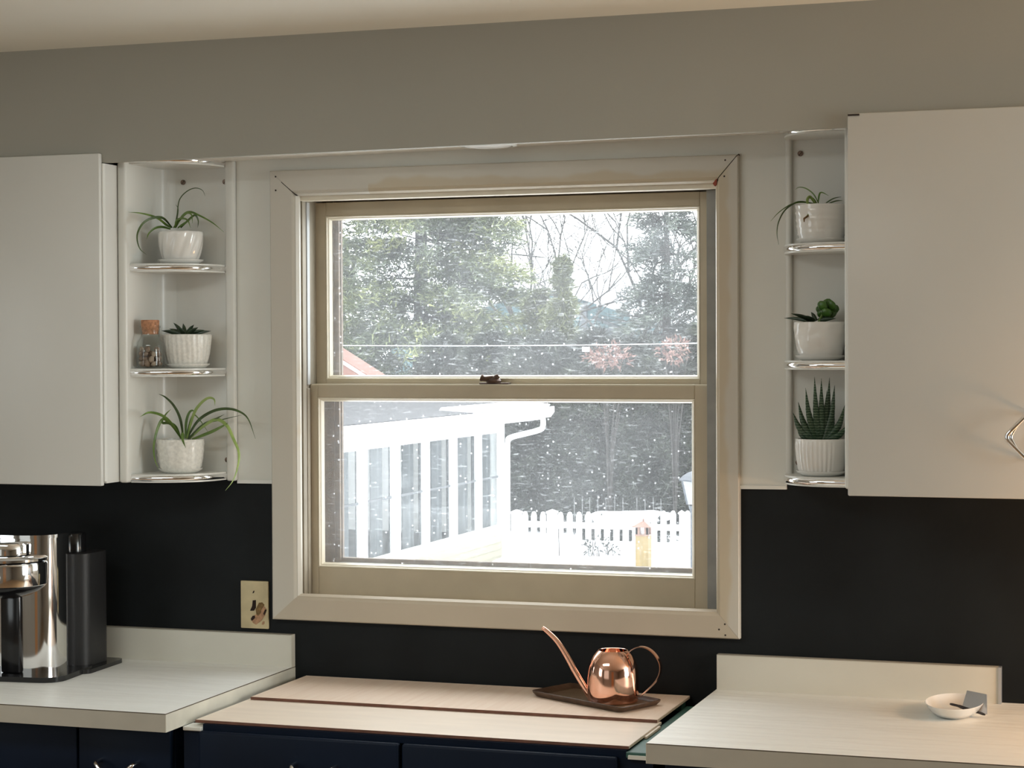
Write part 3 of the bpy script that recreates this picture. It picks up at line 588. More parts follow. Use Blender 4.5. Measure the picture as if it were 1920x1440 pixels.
PL['haworthia'] = [[(1.3009,-0.07,1.462),(1.2963,-0.0866,1.524),(1.2957,-0.1031,1.5991)],[(1.3042,-0.07,1.4621),(1.3063,-0.0805,1.5225),(1.3083,-0.0911,1.5958)],[(1.308,-0.07,1.4621),(1.3156,-0.0579,1.5225),(1.3183,-0.0459,1.5968)],[(1.3104,-0.07,1.4621),(1.3253,-0.0667,1.5158),(1.332,-0.0634,1.5813)],[(1.2968,-0.07,1.462),(1.2821,-0.0862,1.5134),(1.2767,-0.1025,1.5757)],[(1.2933,-0.07,1.4619),(1.2679,-0.0727,1.4996),(1.2562,-0.0753,1.5459)],[(1.2909,-0.07,1.4619),(1.2593,-0.0708,1.489),(1.2445,-0.0717,1.5224)],[(1.3151,-0.07,1.4622),(1.3438,-0.0836,1.4975),(1.3584,-0.0972,1.54)],[(1.2928,-0.07,1.4619),(1.2641,-0.0606,1.473),(1.2497,-0.0512,1.4869)],[(1.3158,-0.07,1.4622),(1.3464,-0.0855,1.478),(1.362,-0.1009,1.4967)],[(1.3048,-0.07,1.4621),(1.3072,-0.0744,1.5096),(1.3088,-0.0787,1.5675)],[(1.3068,-0.07,1.4621),(1.3134,-0.0693,1.5109),(1.3165,-0.0687,1.5704)],[(1.2992,-0.07,1.462),(1.288,-0.0728,1.4868),(1.283,-0.0755,1.5171)],[(1.3103,-0.07,1.4621),(1.3247,-0.0665,1.4911),(1.3313,-0.0631,1.5264)],[(1.313,-0.07,1.4622),(1.3332,-0.0605,1.4839),(1.3419,-0.051,1.5104)],[(1.3016,-0.07,1.462),(1.2928,-0.0517,1.5002),(1.2871,-0.0335,1.5474)]]
PL['rosette_left'] = [[(-0.2031,-0.075,1.6971),(-0.2273,-0.0829,1.7041),(-0.2483,-0.0908,1.7073)],[(-0.1984,-0.075,1.697),(-0.2165,-0.0674,1.7146),(-0.2331,-0.0599,1.7264)],[(-0.1946,-0.075,1.697),(-0.2024,-0.0654,1.7136),(-0.2099,-0.0558,1.7247)],[(-0.1903,-0.075,1.697),(-0.176,-0.0826,1.7115),(-0.1629,-0.0901,1.7208)],[(-0.1886,-0.075,1.697),(-0.1628,-0.0949,1.7079),(-0.139,-0.1149,1.7141)],[(-0.1836,-0.075,1.697),(-0.1645,-0.0536,1.7034),(-0.1485,-0.0323,1.7062)],[(-0.2016,-0.075,1.6971),(-0.2213,-0.0823,1.7048),(-0.2384,-0.0896,1.7085)],[(-0.1963,-0.075,1.697),(-0.2006,-0.0817,1.7083),(-0.204,-0.0883,1.7149)],[(-0.1921,-0.075,1.697),(-0.1967,-0.0571,1.7067),(-0.2018,-0.0392,1.7122)],[(-0.1863,-0.075,1.697),(-0.1668,-0.0701,1.7047),(-0.1498,-0.0653,1.7084)],[(-0.2,-0.075,1.6971),(-0.2189,-0.075,1.7067),(-0.2357,-0.0749,1.7121)]]
PL['rosette_right'] = [[(1.2846,-0.07,1.7174),(1.2523,-0.0641,1.7225),(1.2233,-0.0581,1.7241)],[(1.2867,-0.07,1.7174),(1.2661,-0.0938,1.7273),(1.2483,-0.1176,1.7327)],[(1.2932,-0.07,1.7174),(1.2873,-0.0667,1.7292),(1.2819,-0.0634,1.7364)],[(1.3012,-0.07,1.7173),(1.3215,-0.08,1.7211),(1.3395,-0.0901,1.7217)],[(1.2903,-0.07,1.7174),(1.2798,-0.0914,1.7241),(1.2709,-0.1127,1.7269)],[(1.2983,-0.07,1.7173),(1.308,-0.0686,1.7233),(1.3165,-0.0672,1.7257)],[(1.2879,-0.07,1.7174),(1.2645,-0.0577,1.7221),(1.2433,-0.0455,1.7235)]]
PL['jade'] = [(1.3095,-0.0817,1.7489),(1.3162,-0.0648,1.7539),(1.3277,-0.0781,1.7504),(1.3295,-0.0603,1.7413),(1.325,-0.0611,1.7319),(1.3172,-0.0813,1.7348),(1.3023,-0.0568,1.7401),(1.316,-0.0637,1.7445),(1.3064,-0.0627,1.7337),(1.3196,-0.0572,1.7399)]
ZL = (1.8625, 1.6185, 1.3725); ZR = (1.8795, 1.6335, 1.3895)
p = thing('potted_spider_plant', 'spider plant in a swirl-fluted white pot, top shelf left of the window', 'plant', (-.2017, -.08, ZL[0]))
pot(p, (-.2017, -.08, ZL[0]), .0525, .036, .071, lambda th, t: .075*(abs(math.sin(5*th-2.6*t))**.8-.65)*min(1, t*6+.1)*(1 if t < .93 else .3), shape=.62, sauc=.052)
for i, q in enumerate(PL['top_left']): leaf(p, q, .0062 if i not in (3, 8) else .003, ('leaf', 'leafdark', 'leaf', 'leafdark', 'leaf')[i % 5])
p = thing('potted_succulent', 'low dark pointed succulent in a speckled white pot beside the corked jar', 'plant', (-.1887, -.075, ZL[1]))
rg = random.Random(5); ph = [rg.uniform(0, 6) for _ in range(6)]
pot(p, (-.1887, -.075, ZL[1]), .0555, .040, .074, lambda th, t: .020*math.sin(26*th+ph[0]+1.2*math.sin(3*t+2*th))+.006*math.sin(13*th+ph[1]+4*t), 'speckle', .55, .0515, 104)
for q in PL['rosette_left']: fat_leaf(p, q, .0062, 'succ', .4)
p = thing('potted_spider_plant', 'spider plant trailing pale leaves from a honeycomb white pot, bottom shelf left of the window', 'plant', (-.206, -.08, ZL[2]))
def honey(th, t):
    a = 22*th/2; c = t*9
    return .036*max(-.6, math.sin(a+(PI/2 if int(c) % 2 else 0))*math.sin((c % 1)*PI)) if .06 < t < .94 else 0
pot(p, (-.206, -.08, ZL[2]), .0550, .043, .074, honey, 'speckle', .5, .0505, 132)
lm = ('leafdark', 'leaf', 'leaf', 'leaf', 'leaflite', 'leafdark', 'leafdark', 'leaf', 'leafdark', 'leaflite', 'leaf', 'leaf', 'leaf')
for i, q in enumerate(PL['bottom_left']): leaf(p, q, .0085 if i not in (8, 12) else .004, lm[i])
p = thing('potted_spider_plant', 'sparse spider plant in a ridged white pot, top shelf right of the window', 'plant', (1.3055, -.07, ZR[0]))
pot(p, (1.3055, -.07, ZR[0]), .0545, .046, .077, lambda th, t: .022*math.sin(t*34), 'ceramic', .8, .052, 64)
for i, q in enumerate(PL['top_right']): leaf(p, q, (.003, .004, .003, .0075, .004, .003, .003, .006)[i], ('leaf', 'leaf', 'leafdark', 'leaflite', 'leafdark', 'leaf', 'leafdark', 'leaf')[i])
MB().tube([PL['top_right'][3][-3], PL['top_right'][3][-2], PL['top_right'][3][-1]], [.002, .0022, .0012], 6).obj('dry_tip', 'leaftip', p)
p = thing('potted_succulent', 'glossy rosette succulent in a crackled white pot, middle shelf right of the window', 'plant', (1.303, -.07, ZR[1]))
pot(p, (1.303, -.07, ZR[1]), .0555, .041, .0755, lambda th, t: .022*math.sin(7*th+5*math.sin(4*t)+2*t)*math.sin(9*t+3*th), 'ceramic', .55, .0525, 96)
for q in PL['rosette_right']: fat_leaf(p, q, .0055, 'succ', .35)
MB().tube(smooth_path([(1.292, -.07, 1.700), (1.303, -.07, 1.722), (1.3085, -.07, 1.733)], 3), .0028, 8).obj('stem', 'leaf', p)
for i, q in enumerate(PL['jade']):
    bm = bmesh.new(); bmesh.ops.create_icosphere(bm, subdivisions=2, radius=1)
    rg2 = random.Random(i); R = Matrix.Rotation(rg2.uniform(-.9, .9), 3, 'Y') @ Matrix.Rotation(rg2.uniform(-.7, .7), 3, 'X')
    for v in bm.verts: v.co = R @ Vector((v.co.x*.0125, v.co.y*.0055, v.co.z*.0105)) + Vector(q)
    me = bpy.data.meshes.new('leaf'); bm.to_mesh(me); bm.free(); link('leaf', me, 'jade', p, True)
p = thing('potted_succulent', 'spiky pale-banded dark succulent in a ribbed white pot, bottom shelf right of window', 'plant', (1.3048, -.07, ZR[2]))
pot(p, (1.3048, -.07, ZR[2]), .0545, .043, .073, lambda th, t: .022*math.sin(34*th)*max(0, min(1, math.sin(th-2.2)*3+.4))*(1 if t < .9 else .2), 'ceramic', .5, .0525, 170)
for q in PL['haworthia']: fat_leaf(p, q, .0088, 'haworthia', .6, bumps=1)

# corked jar with pebbles
jc = (-.2530, -.136, ZL[1])
j = thing('glass_jar', 'small glass jar with a cork stopper and pebbles, middle shelf left of the window', 'jar', jc)
MB().lathe([(0.0009, 0), (0.0298, 0), (0.0327, .003), (0.0330, .008), (0.0327, .052), (0.0307, .062), (0.0244, .071), (0.0216, .078), (0.0216, .094), (0.0237, .096), (0.0237, .100), (0.0206, .1005), (0.0197, .097), (0.0197, .078), (0.0223, .072), (0.0288, .061), (0.0309, .052), (0.0312, .008), (0.0288, .004), (0.0009, .0035)], jc, 48).obj('glass', 'jarglass', j, 50)
MB().lathe([(.001, .080), (.0185, .080), (.0208, .097), (.0212, .112), (.0195, .1135), (.001, .1135)], jc, 32).obj('cork_stopper', 'cork', j, 50)
peb = []
for v in range(3):
    bm = bmesh.new(); bmesh.ops.create_icosphere(bm, subdivisions=2, radius=1); rg3 = random.Random(v+11)
    for q in bm.verts: q.co *= 1+rg3.uniform(-.16, .16)
    me = bpy.data.meshes.new('pebble'); bm.to_mesh(me); bm.free(); me.shade_smooth(); me.materials.append(M['pebble' if v < 2 else 'pebble2']); peb.append(me)
rg4 = random.Random(2)
for lay, (zz, cnt, rad) in enumerate(((.0115, 9, .0225), (.0115, 3, .008), (.0225, 8, .0225), (.0235, 2, .006), (.034, 8, .0225), (.035, 2, .006), (.0445, 5, .021))):
    for k in range(cnt):
        a = 2*PI*(k+.5*(lay % 4))/cnt+rg4.uniform(-.15, .15)
        o = bpy.data.objects.new('pebble', peb[(k+lay) % 3]); C.objects.link(o); o.location = (jc[0]+rad*.92*math.cos(a), jc[1]+rad*.92*math.sin(a), jc[2]+zz+rg4.uniform(-.001, .001))
        s = rg4.uniform(.0056, .0074); o.scale = (s*1.15, s, s*.85); o.rotation_euler = (rg4.uniform(0, 6), rg4.uniform(0, 6), rg4.uniform(0, 6))
        tag(o, 'small tan or pale pebble inside the corked glass jar', 'pebble', 'pebbles in the corked jar')

# ================================================================== coffee maker at the left edge
cm = thing('coffee_maker', 'chrome and black coffee maker with rear water tank on the left counter', 'coffee maker', (-.5, -.28, .914))
def rounded(x0, x1, y0, y1, r, n=6):
    o = []
    for cx, cy, a in ((x1-r, y1-r, 0), (x0+r, y1-r, PI/2), (x0+r, y0+r, PI), (x1-r, y0+r, 1.5*PI)):
        for t in np.linspace(a, a+PI/2, n): o.append((cx+r*math.cos(t), cy+r*math.sin(t)))
    return o
Rm = lambda poly, c, a: [(c[0]+(x-c[0])*math.cos(a)-(y-c[1])*math.sin(a), c[1]+(x-c[0])*math.sin(a)+(y-c[1])*math.cos(a)) for x, y in poly]
ctr = (-.50, -.27)
MB().prism(Rm(rounded(-.66, -.372, -.39, -.17, .045), ctr, .10), 'z', .9142, .926).obj('base_plate', 'blackplastic', cm, 30)
MB().prism(Rm(rounded(-.56, -.366, -.25, -.06, .02), (-.44, -.15), .06), 'z', .9142, .9235).obj('tank_plate', 'blackplastic', cm, 30)
body = [(-.525+.108*abs(math.cos(t))**(2/2.6)*(1 if math.cos(t) > 0 else -1), -.255+.078*abs(math.sin(t))**(2/2.6)*(1 if math.sin(t) > 0 else -1)) for t in np.linspace(0, 2*PI, 65)[:-1]]
MB().prism(body, 'z', .926, 1.232).obj('chrome_body', 'chrome', cm, 30)
cap = [(-.525+(x+.525)*1.035, -.255+(y+.255)*1.06) for x, y in body]
b = MB(); b.prism(cap, 'z', 1.2325, 1.240); b.prism(body, 'z', 1.232, 1.2325); b.obj('body_lid', 'chrome', cm, 30)
MB().bbox(-.528, -.480, -.345, -.325, .926, 1.125, .004).obj('black_spine', 'blackplastic', cm, 30)
hc = (-.516, -.335, 0)
MB().lathe([(.090, 1.128), (.0925, 1.130), (.0935, 1.145), (.0935, 1.176), (.0925, 1.180), (.089, 1.182)], hc, 64, cap0=True).obj('brewing_head', 'chrome', cm, 40)
MB().lathe([(.0888, 1.183), (.0935, 1.1845), (.0935, 1.190), (.088, 1.194), (.06, 1.196), (.056, 1.197)], hc, 64).obj('head_ring', 'chrome', cm, 40)
MB().lathe([(.056, 1.196), (.060, 1.198), (.0605, 1.220), (.058, 1.2245), (.05, 1.2265), (.02, 1.2275), (.001, 1.2275)], hc, 48).obj('capsule_lever_cap', 'chrome', cm, 40)
MB().lathe([(.001, 1.098), (.035, 1.099), (.055, 1.104), (.075, 1.114), (.087, 1.124), (.089, 1.1285)], hc, 48, cap0=False, cap1=False).obj('outlet_bowl', 'blackplastic', cm, True)
b = MB(); b.lathe([(.012, 0), (.012, .004), (.0085, .0045), (.008, .002), (.001, .002)], (0, 0, 0), 24)
b.v = [(hc[0]+.028+x, hc[1]-.0885-z, 1.152+y) for x, y, z in b.v]; b.obj('round_button', 'steel', cm, 40)
tk = (-.4315, -.135)
b = MB(); b.prism(rounded(-.500, -.392, -.205, -.085, .028, 8), 'z', .9238, 1.186); b.obj('water_tank', 'matteblack', cm, 30)
MB().lathe([(.034, 1.1865), (.034, 1.228), (.032, 1.231), (.001, 1.231)], (-.458, -.150, 0), 32).obj('tank_cap', 'blackplastic', cm, 40)

# ================================================================== white dish with a scraper
ds = thing('dish', 'shallow white oval dish on the right counter holding a steel scraper', 'dish', (1.585, -.165, .914))
dc = Vector((1.590, -.165, .9142)); V = []; F = []; n = 40
lv = [(.45, 0), (.62, .001), (.86, .012), (1.0, .0255), (.985, .0265), (.93, .020), (.80, .010), (.55, .0045), (.02, .004)]
for k, z in lv:
    for i in range(n):
        a = 2*PI*i/n; V.append((dc.x+.058*k*math.cos(a), dc.y+.098*k*math.sin(a), dc.z+z))
for jx in range(len(lv)-1): F += [(jx*n+i, jx*n+(i+1) % n, (jx+1)*n+(i+1) % n, (jx+1)*n+i) for i in range(n)]
F += [tuple(range(n))[::-1], tuple(range((len(lv)-1)*n, len(lv)*n))]
MB().add(V, F).obj('bowl', 'ceramic', ds, 50)
scp = thing('dough_scraper', 'small grey steel scraper with dark edge grip leaning in the white dish', 'scraper', (1.62, -.17, .93))
A = [Vector(q) for q in ((1.604, -.150, .9245), (1.6565, -.190, .9225), (1.6535, -.155, .956), (1.612, -.125, .957))]
nv = (A[1]-A[0]).cross(A[3]-A[0]).normalized()*.0012
MB().add([q-nv for q in A]+[q+nv for q in A], [(0,1,2,3),(7,6,5,4),(0,4,5,1),(1,5,6,2),(2,6,7,3),(3,7,4,0)]).obj('blade', 'steel', scp)
MB().tube(smooth_path([(1.579, -.143, .931), (1.596, -.147, .9285), (1.612, -.157, .9255), (1.634, -.178, .9245), (1.6535, -.2015, .9235)], 4), [.0018]+[.0026]*4+[.0034]*8+[.0028]*3+[.0018], 8).obj('grip', 'darkgrey', scp, True)
# ================================================================== outdoors
rn = np.random.default_rng(7)
def gz(x, y):
    x = np.asarray(x, float); y = np.asarray(y, float)
    g = -1.46+.0*x
    g = g+.14*np.clip((x+7.1)/.7, 0, 1)*np.exp(-((y-23.2)/.9)**2)
    g = g+.09*np.sin(x*1.3+.7)*np.sin(y*.9)*np.clip((y-3)/6, 0, 1)
    return g+.10*np.exp(-((y-9)/3)**2)
nx, ny = 120, 90
gx = np.linspace(-60, 40, nx); gy = .25+119*np.linspace(0, 1, ny)**1.6
gx = np.concatenate([np.linspace(-70, -12, 20), np.linspace(-11.5, 3, 110), np.linspace(4, 50, 20)]); nx = len(gx)
GX, GY = np.meshgrid(gx, gy); GZ = gz(GX, GY)
me = bpy.data.meshes.new('snowy_ground'); vv = np.stack([GX.ravel(), GY.ravel(), GZ.ravel()], 1)
ii = np.arange((ny-1)*nx).reshape(ny-1, nx)[:, :-1].ravel()
me.from_pydata(vv.tolist(), [], np.stack([ii, ii+1, ii+nx+1, ii+nx], 1).tolist())
g = link('snowy_ground', me, 'snow', None, True); g['kind'] = 'structure'

# ---- white sunroom wing
XS, YC = -7.49, 24.0
sr = thing('sunroom', 'white sunroom wing with a row of tall windows outside, beyond the lower sash', 'building', (XS, 20, -1.5))
yw = [(a-.12, b+.12) for a, b in ((15.15, 16.0), (16.30, 17.16), (17.44, 18.32), (18.593, 19.44), (19.72, 20.565), (20.81, 21.657), (21.92, 22.743), (22.98, 23.763))]
MB().box(XS-.15, XS, 15.0, YC, .46, .62).obj('header_board', 'whitevinyl', sr)
MB().box(XS-.15, XS, 15.0, YC, -1.12, -1.005).obj('sill_board', 'whitevinyl', sr)
MB().box(XS-.16, XS+.012, YC-.13, YC+.012, -1.5, .62).obj('corner_post', 'whitevinyl', sr)
MB().box(XS-6, XS, YC-.10, YC, -1.5, .62).obj('end_wall', 'whitevinyl', sr)
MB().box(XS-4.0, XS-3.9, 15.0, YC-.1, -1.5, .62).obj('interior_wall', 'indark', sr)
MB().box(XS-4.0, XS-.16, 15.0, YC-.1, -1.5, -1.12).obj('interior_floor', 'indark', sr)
for k in range(4):
    z1 = -1.12-k*.105
    MB().add([(XS+.022, 15.0, z1-.11), (XS+.006, 15.0, z1), (XS-.1, 15.0, z1), (XS-.1, 15.0, z1-.11), (XS+.022, YC-.13, z1-.11), (XS+.006, YC-.13, z1), (XS-.1, YC-.13, z1), (XS-.1, YC-.13, z1-.11)],
             [(0,1,2,3),(7,6,5,4),(0,4,5,1),(1,5,6,2),(2,6,7,3),(3,7,4,0)]).obj('siding_board', 'siding', sr)
for y0, y1 in yw:
    fm = MB(); w_ = .12
    fm.box(XS-.03, XS+.008, y0, y0+w_, -1.005, .46).box(XS-.03, XS+.008, y1-w_, y1, -1.005, .46).box(XS-.03, XS+.004, y0+w_, y1-w_, .42, .46).box(XS-.03, XS+.004, y0+w_, y1-w_, -1.005, -.97)
    fo = fm.obj('window_frame', 'whitevinyl', sr)
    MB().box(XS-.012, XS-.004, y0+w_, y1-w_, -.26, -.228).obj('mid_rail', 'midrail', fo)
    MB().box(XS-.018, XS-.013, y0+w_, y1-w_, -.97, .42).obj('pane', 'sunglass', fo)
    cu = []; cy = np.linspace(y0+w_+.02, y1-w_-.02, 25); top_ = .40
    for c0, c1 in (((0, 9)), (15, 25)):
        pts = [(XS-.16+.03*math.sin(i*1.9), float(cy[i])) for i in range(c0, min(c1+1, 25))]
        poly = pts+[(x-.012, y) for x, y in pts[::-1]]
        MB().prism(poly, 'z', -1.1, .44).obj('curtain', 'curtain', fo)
ez = .62
MB().add([(XS+.62, 14.6, ez+.13), (XS+.62, YC+.35, ez+.13), (XS-3.4, YC+.35, ez+.56), (XS-3.4, 14.6, ez+.56), (XS+.62, 14.6, ez+.19), (XS+.62, YC+.35, ez+.19), (XS-3.4, YC+.35, ez+.62), (XS-3.4, 14.6, ez+.62)], [(0,3,2,1),(4,5,6,7),(0,1,5,4),(1,2,6,5),(2,3,7,6),(3,0,4,7)]).obj('roof', 'shingle', sr)
MB().box(XS, XS+.55, 14.6, YC+.33, ez, ez+.03).obj('eave_soffit', 'whitevinyl', sr)
MB().box(XS+.53, XS+.56, 14.6, YC+.33, ez-.01, ez+.15).obj('fascia', 'whitevinyl', sr)
MB().box(XS-3.4, XS+.53, YC+.30, YC+.33, ez+.0, ez+.13).obj('rake_board', 'whitevinyl', sr)
gp = [(XS+.56, ez+.02), (XS+.64, ez+.02), (XS+.70, ez+.10), (XS+.70, ez+.185), (XS+.68, ez+.185), (XS+.68, ez+.10), (XS+.63, ez+.04), (XS+.56, ez+.04)]
MB().prism(gp, 'y', 14.6, YC+.36).obj('gutter', 'whitevinyl', sr)
MB().add([(XS+.62, 20.9, ez+.185), (XS+.62, YC+.34, ez+.185), (XS+.22, YC+.34, ez+.23), (XS+.22, 20.6, ez+.23), (XS+.64, 20.9, ez+.215), (XS+.64, YC+.35, ez+.215), (XS+.25, YC+.34, ez+.27), (XS+.25, 20.6, ez+.27)], [(0,3,2,1),(4,5,6,7),(0,1,5,4),(1,2,6,5),(2,3,7,6),(3,0,4,7)]).obj('roof_snow', 'snow', sr)
dp = smooth_path([(XS+.62, YC+.02, ez+.03), (XS+.62, YC+.02, ez-.10), (XS+.55, YC+.02, ez-.17), (XS+.12, YC+.02, ez-.28), (XS+.06, YC+.02, ez-.36), (XS+.055, YC+.02, ez-.6), (XS+.055, YC+.02, -1.4)], 5)
MB().tube(dp, .042, 8).obj('downspout', 'whitevinyl', sr)

# ---- picket fence
pf = thing('picket_fence', 'white picket fence standing in snow to the right of the sunroom', 'fence', (-6, 24.2, -1.3))
FY = 24.25
def picket(x, w, z0, z1, y=FY):
    h = w/2; MB().prism([(x-h, z0), (x+h, z0), (x+h, z1-w*.75), (x+h*.55, z1-w*.12), (x, z1), (x-h*.55, z1-w*.12), (x-h, z1-w*.75)], 'y', y-.012, y+.012).obj('picket', 'whitevinyl', pf)
def fpost(x, w, z1):
    b = MB(); b.box(x-w/2, x+w/2, FY-w/2, FY+w/2, -1.6, z1-.04); b.box(x-w/2-.012, x+w/2+.012, FY-w/2-.012, FY+w/2+.012, z1-.045, z1-.02)
    b.add([(x-w/2-.012, FY-w/2-.012, z1-.02), (x+w/2+.012, FY-w/2-.012, z1-.02), (x+w/2+.012, FY+w/2+.012, z1-.02), (x-w/2-.012, FY+w/2+.012, z1-.02), (x, FY, z1+.015)], [(0,1,4),(1,2,4),(2,3,4),(3,0,4),(3,2,1,0)]); b.obj('fence_post', 'whitevinyl', pf)
fpost(-7.37, .13, -.79); fpost(-6.80, .13, -.775)
for x in (-7.23, -7.09, -6.945): picket(x, .085, -1.5, -.80)
for i in range(13): picket(-6.665+i*.1462, .088, -1.5, -.80+.005*i)
fpost(-4.78, .06, -.745)
for z in (-1.0, -1.27): MB().box(-7.37, -4.6, FY+.012, FY+.05, z-.045, z+.045).obj('fence_rail', 'whitevinyl', pf)
picket(-4.69, .088, -1.5, -.735); picket(-4.545, .088, -1.5, -.735)

# ---- snow mound, stakes behind
lh = thing('low_hedge', 'low clipped dark hedge with a flat cap of snow behind the picket fence', 'hedge', (-6.1, 26.2, -1.46))
q = rn.uniform(-1, 1, (2600, 3)); q[:1600, 1] = -1+.12*rn.uniform(0, 1, 1600)
LHQ = (np.stack([-6.14+q[:, 0]*.66, 26.25+q[:, 1]*.4, -1.26+q[:, 2]*.22], 1), q, rn.uniform(0, .5, 2600), .09, .025, 2)
sm_ = bpy.data.meshes.new('snow_cap'); bm = bmesh.new(); bmesh.ops.create_icosphere(bm, subdivisions=4, radius=1)
for v in bm.verts:
    q = v.co.copy(); sx = lambda a: math.copysign(abs(a)**.5, a)
    v.co = Vector((-6.14+.66*sx(q.x)*(1+.03*math.sin(9*q.y)), 26.25+.5*sx(q.y), -1.035+.085*sx(q.z)+.012*math.sin(7*q.x)+.02*q.x))
bm.to_mesh(sm_); bm.free(); link('snow_cap', sm_, 'snow', lh, True)
sf = thing('stake_fence', 'row of thin pale stakes in front of the dark evergreens, behind the snow bank', 'fence', (-7.6, 27.2, -1.2))
for i, px in enumerate((-7.32, -7.18, -7.05, -6.91, -6.77, -6.62, -6.48, -6.24, -6.10, -5.96, -5.83)):
    MB().box(px-.006, px+.006, 27.19, 27.21, -1.5, -.80+.02*(i % 2)).obj('stake', 'stake', sf)
MB().box(-7.35, -5.8, 27.205, 27.215, -1.10, -1.095).obj('stake_wire', 'wire', sf)

# ---- post with copper cap, lamp post
cp = thing('lantern_post', 'yellow wooden post with a copper pyramid lantern cap, in front of the fence', 'post', (-1.428, 9, -1.4))
PX, PY = -1.428, 9.0
MB().bbox(PX-.047, PX+.047, PY-.047, PY+.047, -1.5, .372, .004).obj('post_shaft', 'yellowpost', cp)
b = MB()
for dx in (-.038, .038):
    for dy in (-.038, .038): b.box(PX+dx-.008, PX+dx+.008, PY+dy-.008, PY+dy+.008, .372, .428)
b.box(PX-.05, PX+.05, PY-.05, PY+.05, .366, .376); b.box(PX-.046, PX-.016, PY-.046, PY-.040, .376, .428); b.box(PX+.016, PX+.046, PY-.046, PY-.040, .376, .428); b.obj('lantern_cage', 'caproof', cp)
b = MB(); r_ = .068
b.add([(PX-r_, PY-r_, .426), (PX+r_, PY-r_, .426), (PX+r_, PY+r_, .426), (PX-r_, PY+r_, .426), (PX-r_, PY-r_, .431), (PX+r_, PY-r_, .431), (PX+r_, PY+r_, .431), (PX-r_, PY+r_, .431), (PX-.008, PY-.008, .466), (PX+.008, PY-.008, .466), (PX+.008, PY+.008, .466), (PX-.008, PY+.008, .466)],
      [(3,2,1,0),(0,1,5,4),(1,2,6,5),(2,3,7,6),(3,0,4,7),(4,5,9,8),(5,6,10,9),(6,7,11,10),(7,4,8,11),(8,9,10,11)]); b.obj('lantern_roof', 'caproof', cp)
MB().lathe([(.004, .464), (.008, .472), (.007, .480), (.001, .486)], (PX, PY, 0), 10).obj('finial', 'caproof', cp)
lp = thing('street_lamp', 'slate blue garden lamp post with pale lantern, partly hidden by the right sash', 'lamp', (-1.52, 11, -1.4))
LX, LY = -1.520, 11.0
MB().lathe([(.062, -1.5), (.062, -1.2), (.042, -1.15), (.038, .36), (.05, .40), (.055, .42), (.03, .425)], (LX, LY, 0), 16).obj('lamp_post', 'lampblue', lp, 50)
for k in range(4):
    a = k*PI/2; ca, sa = math.cos(a), math.sin(a)
    def R_(x, y): return (LX+x*ca-y*sa, LY+x*sa+y*ca)
    b0, b1 = .052, .085
    V = [(*R_(-b0, -b0), .43), (*R_(b0, -b0), .43), (*R_(b1, -b1), .615), (*R_(-b1, -b1), .615)]
    I = [(*R_(-b0, -b0+.006), .43), (*R_(b0, -b0+.006), .43), (*R_(b1, -b1+.006), .615), (*R_(-b1, -b1+.006), .615)]
    MB().add(V+I, [(0,1,2,3),(7,6,5,4),(0,4,5,1),(1,5,6,2),(2,6,7,3),(3,7,4,0)]).obj('lantern_pane', 'lampglass', lp)
    MB().tube([(*R_(-b0, -b0), .43), (*R_(-b1, -b1), .615)], .007, 6).obj('lantern_bar', 'lampblue', lp)
MB().lathe([(.128, .615), (.13, .625), (.10, .655), (.06, .68), (.02, .695), (.012, .72), (.001, .73)], (LX, LY, 0), 4).obj('lantern_cap', 'lampblue', lp)

# ---- cable with a small plate
cb = []
for i in range(30):
    t = i/29; x = -12+15*t; cb.append((x, 20+.0*t, 1.675+.0098*(x+12)+.16*(2*t-1)**2-.02))
wr = MB().tube(cb, .0055, 6).obj('overhead_cable', 'wire'); tag(wr, 'pale overhead cable crossing the view through the upper sash', 'cable')
wp = MB().box(-5.07, -4.975, 19.98, 19.995, 1.64, 1.70).obj('hanging_plate', 'whitevinyl'); tag(wp, 'small white plate hanging on the overhead cable', 'plate')

# ---- far houses
th = thing('house', 'teal gabled house with snowy white roof edge among the trees', 'building', (-16.4, 55, -1.5))
ax_, az_, sl = -16.45, 3.86, .31
gwl, gwr = ax_-5.5, ax_+5.2
wl_pts = [(gwl, -1.5), (gwr, -1.5), (gwr, az_-sl*5.2-.15), (ax_, az_-.15), (gwl, az_-sl*5.5-.15)]
MB().prism(wl_pts, 'y', 55.4, 62).obj('gable_wall', 'tealwall', th)
for k in range(26): MB().box(gwl+.02+k*.41, gwl+.05+k*.41, 55.36, 55.4, -1.5, min(az_-sl*abs(gwl+.035+k*.41-ax_)-.2, 3.6)).obj('batten', 'tealwall', th)
for sgn, L_ in ((-1, 6.0), (1, 5.7)):
    MB().prism([(ax_, az_), (ax_+sgn*L_, az_-sl*L_), (ax_+sgn*L_, az_-sl*L_+.34), (ax_, az_+.34)], 'y', 54.6, 62).obj('snowy_roof', 'snow', th)
    MB().prism([(ax_, az_-.22), (ax_+sgn*L_, az_-sl*L_-.22), (ax_+sgn*L_, az_-sl*L_), (ax_, az_)], 'y', 54.55, 54.65).obj('bargeboard', 'whitevinyl', th)
MB().box(-15.42, -15.22, 55.30, 55.4, -1.5, 3.15).obj('corner_board', 'curtain', th)
MB().prism([(-15.0, 2.75), (-13.7, 2.2), (-13.7, 2.1), (-15.0, 2.65)], 'y', 55.25, 55.4).obj('lower_roof_edge', 'indark', th)
fo = MB().box(-14.95, -13.9, 55.30, 55.4, 1.3, 2.35).obj('window_frame', 'curtain', th); MB().box(-14.87, -13.98, 55.28, 55.31, 1.38, 2.27).obj('pane', 'indark', fo)
rh = thing('shed', 'red-roofed shed corner at the lower left of the upper sash, before the evergreens', 'building', (-11.7, 26, -1.5))
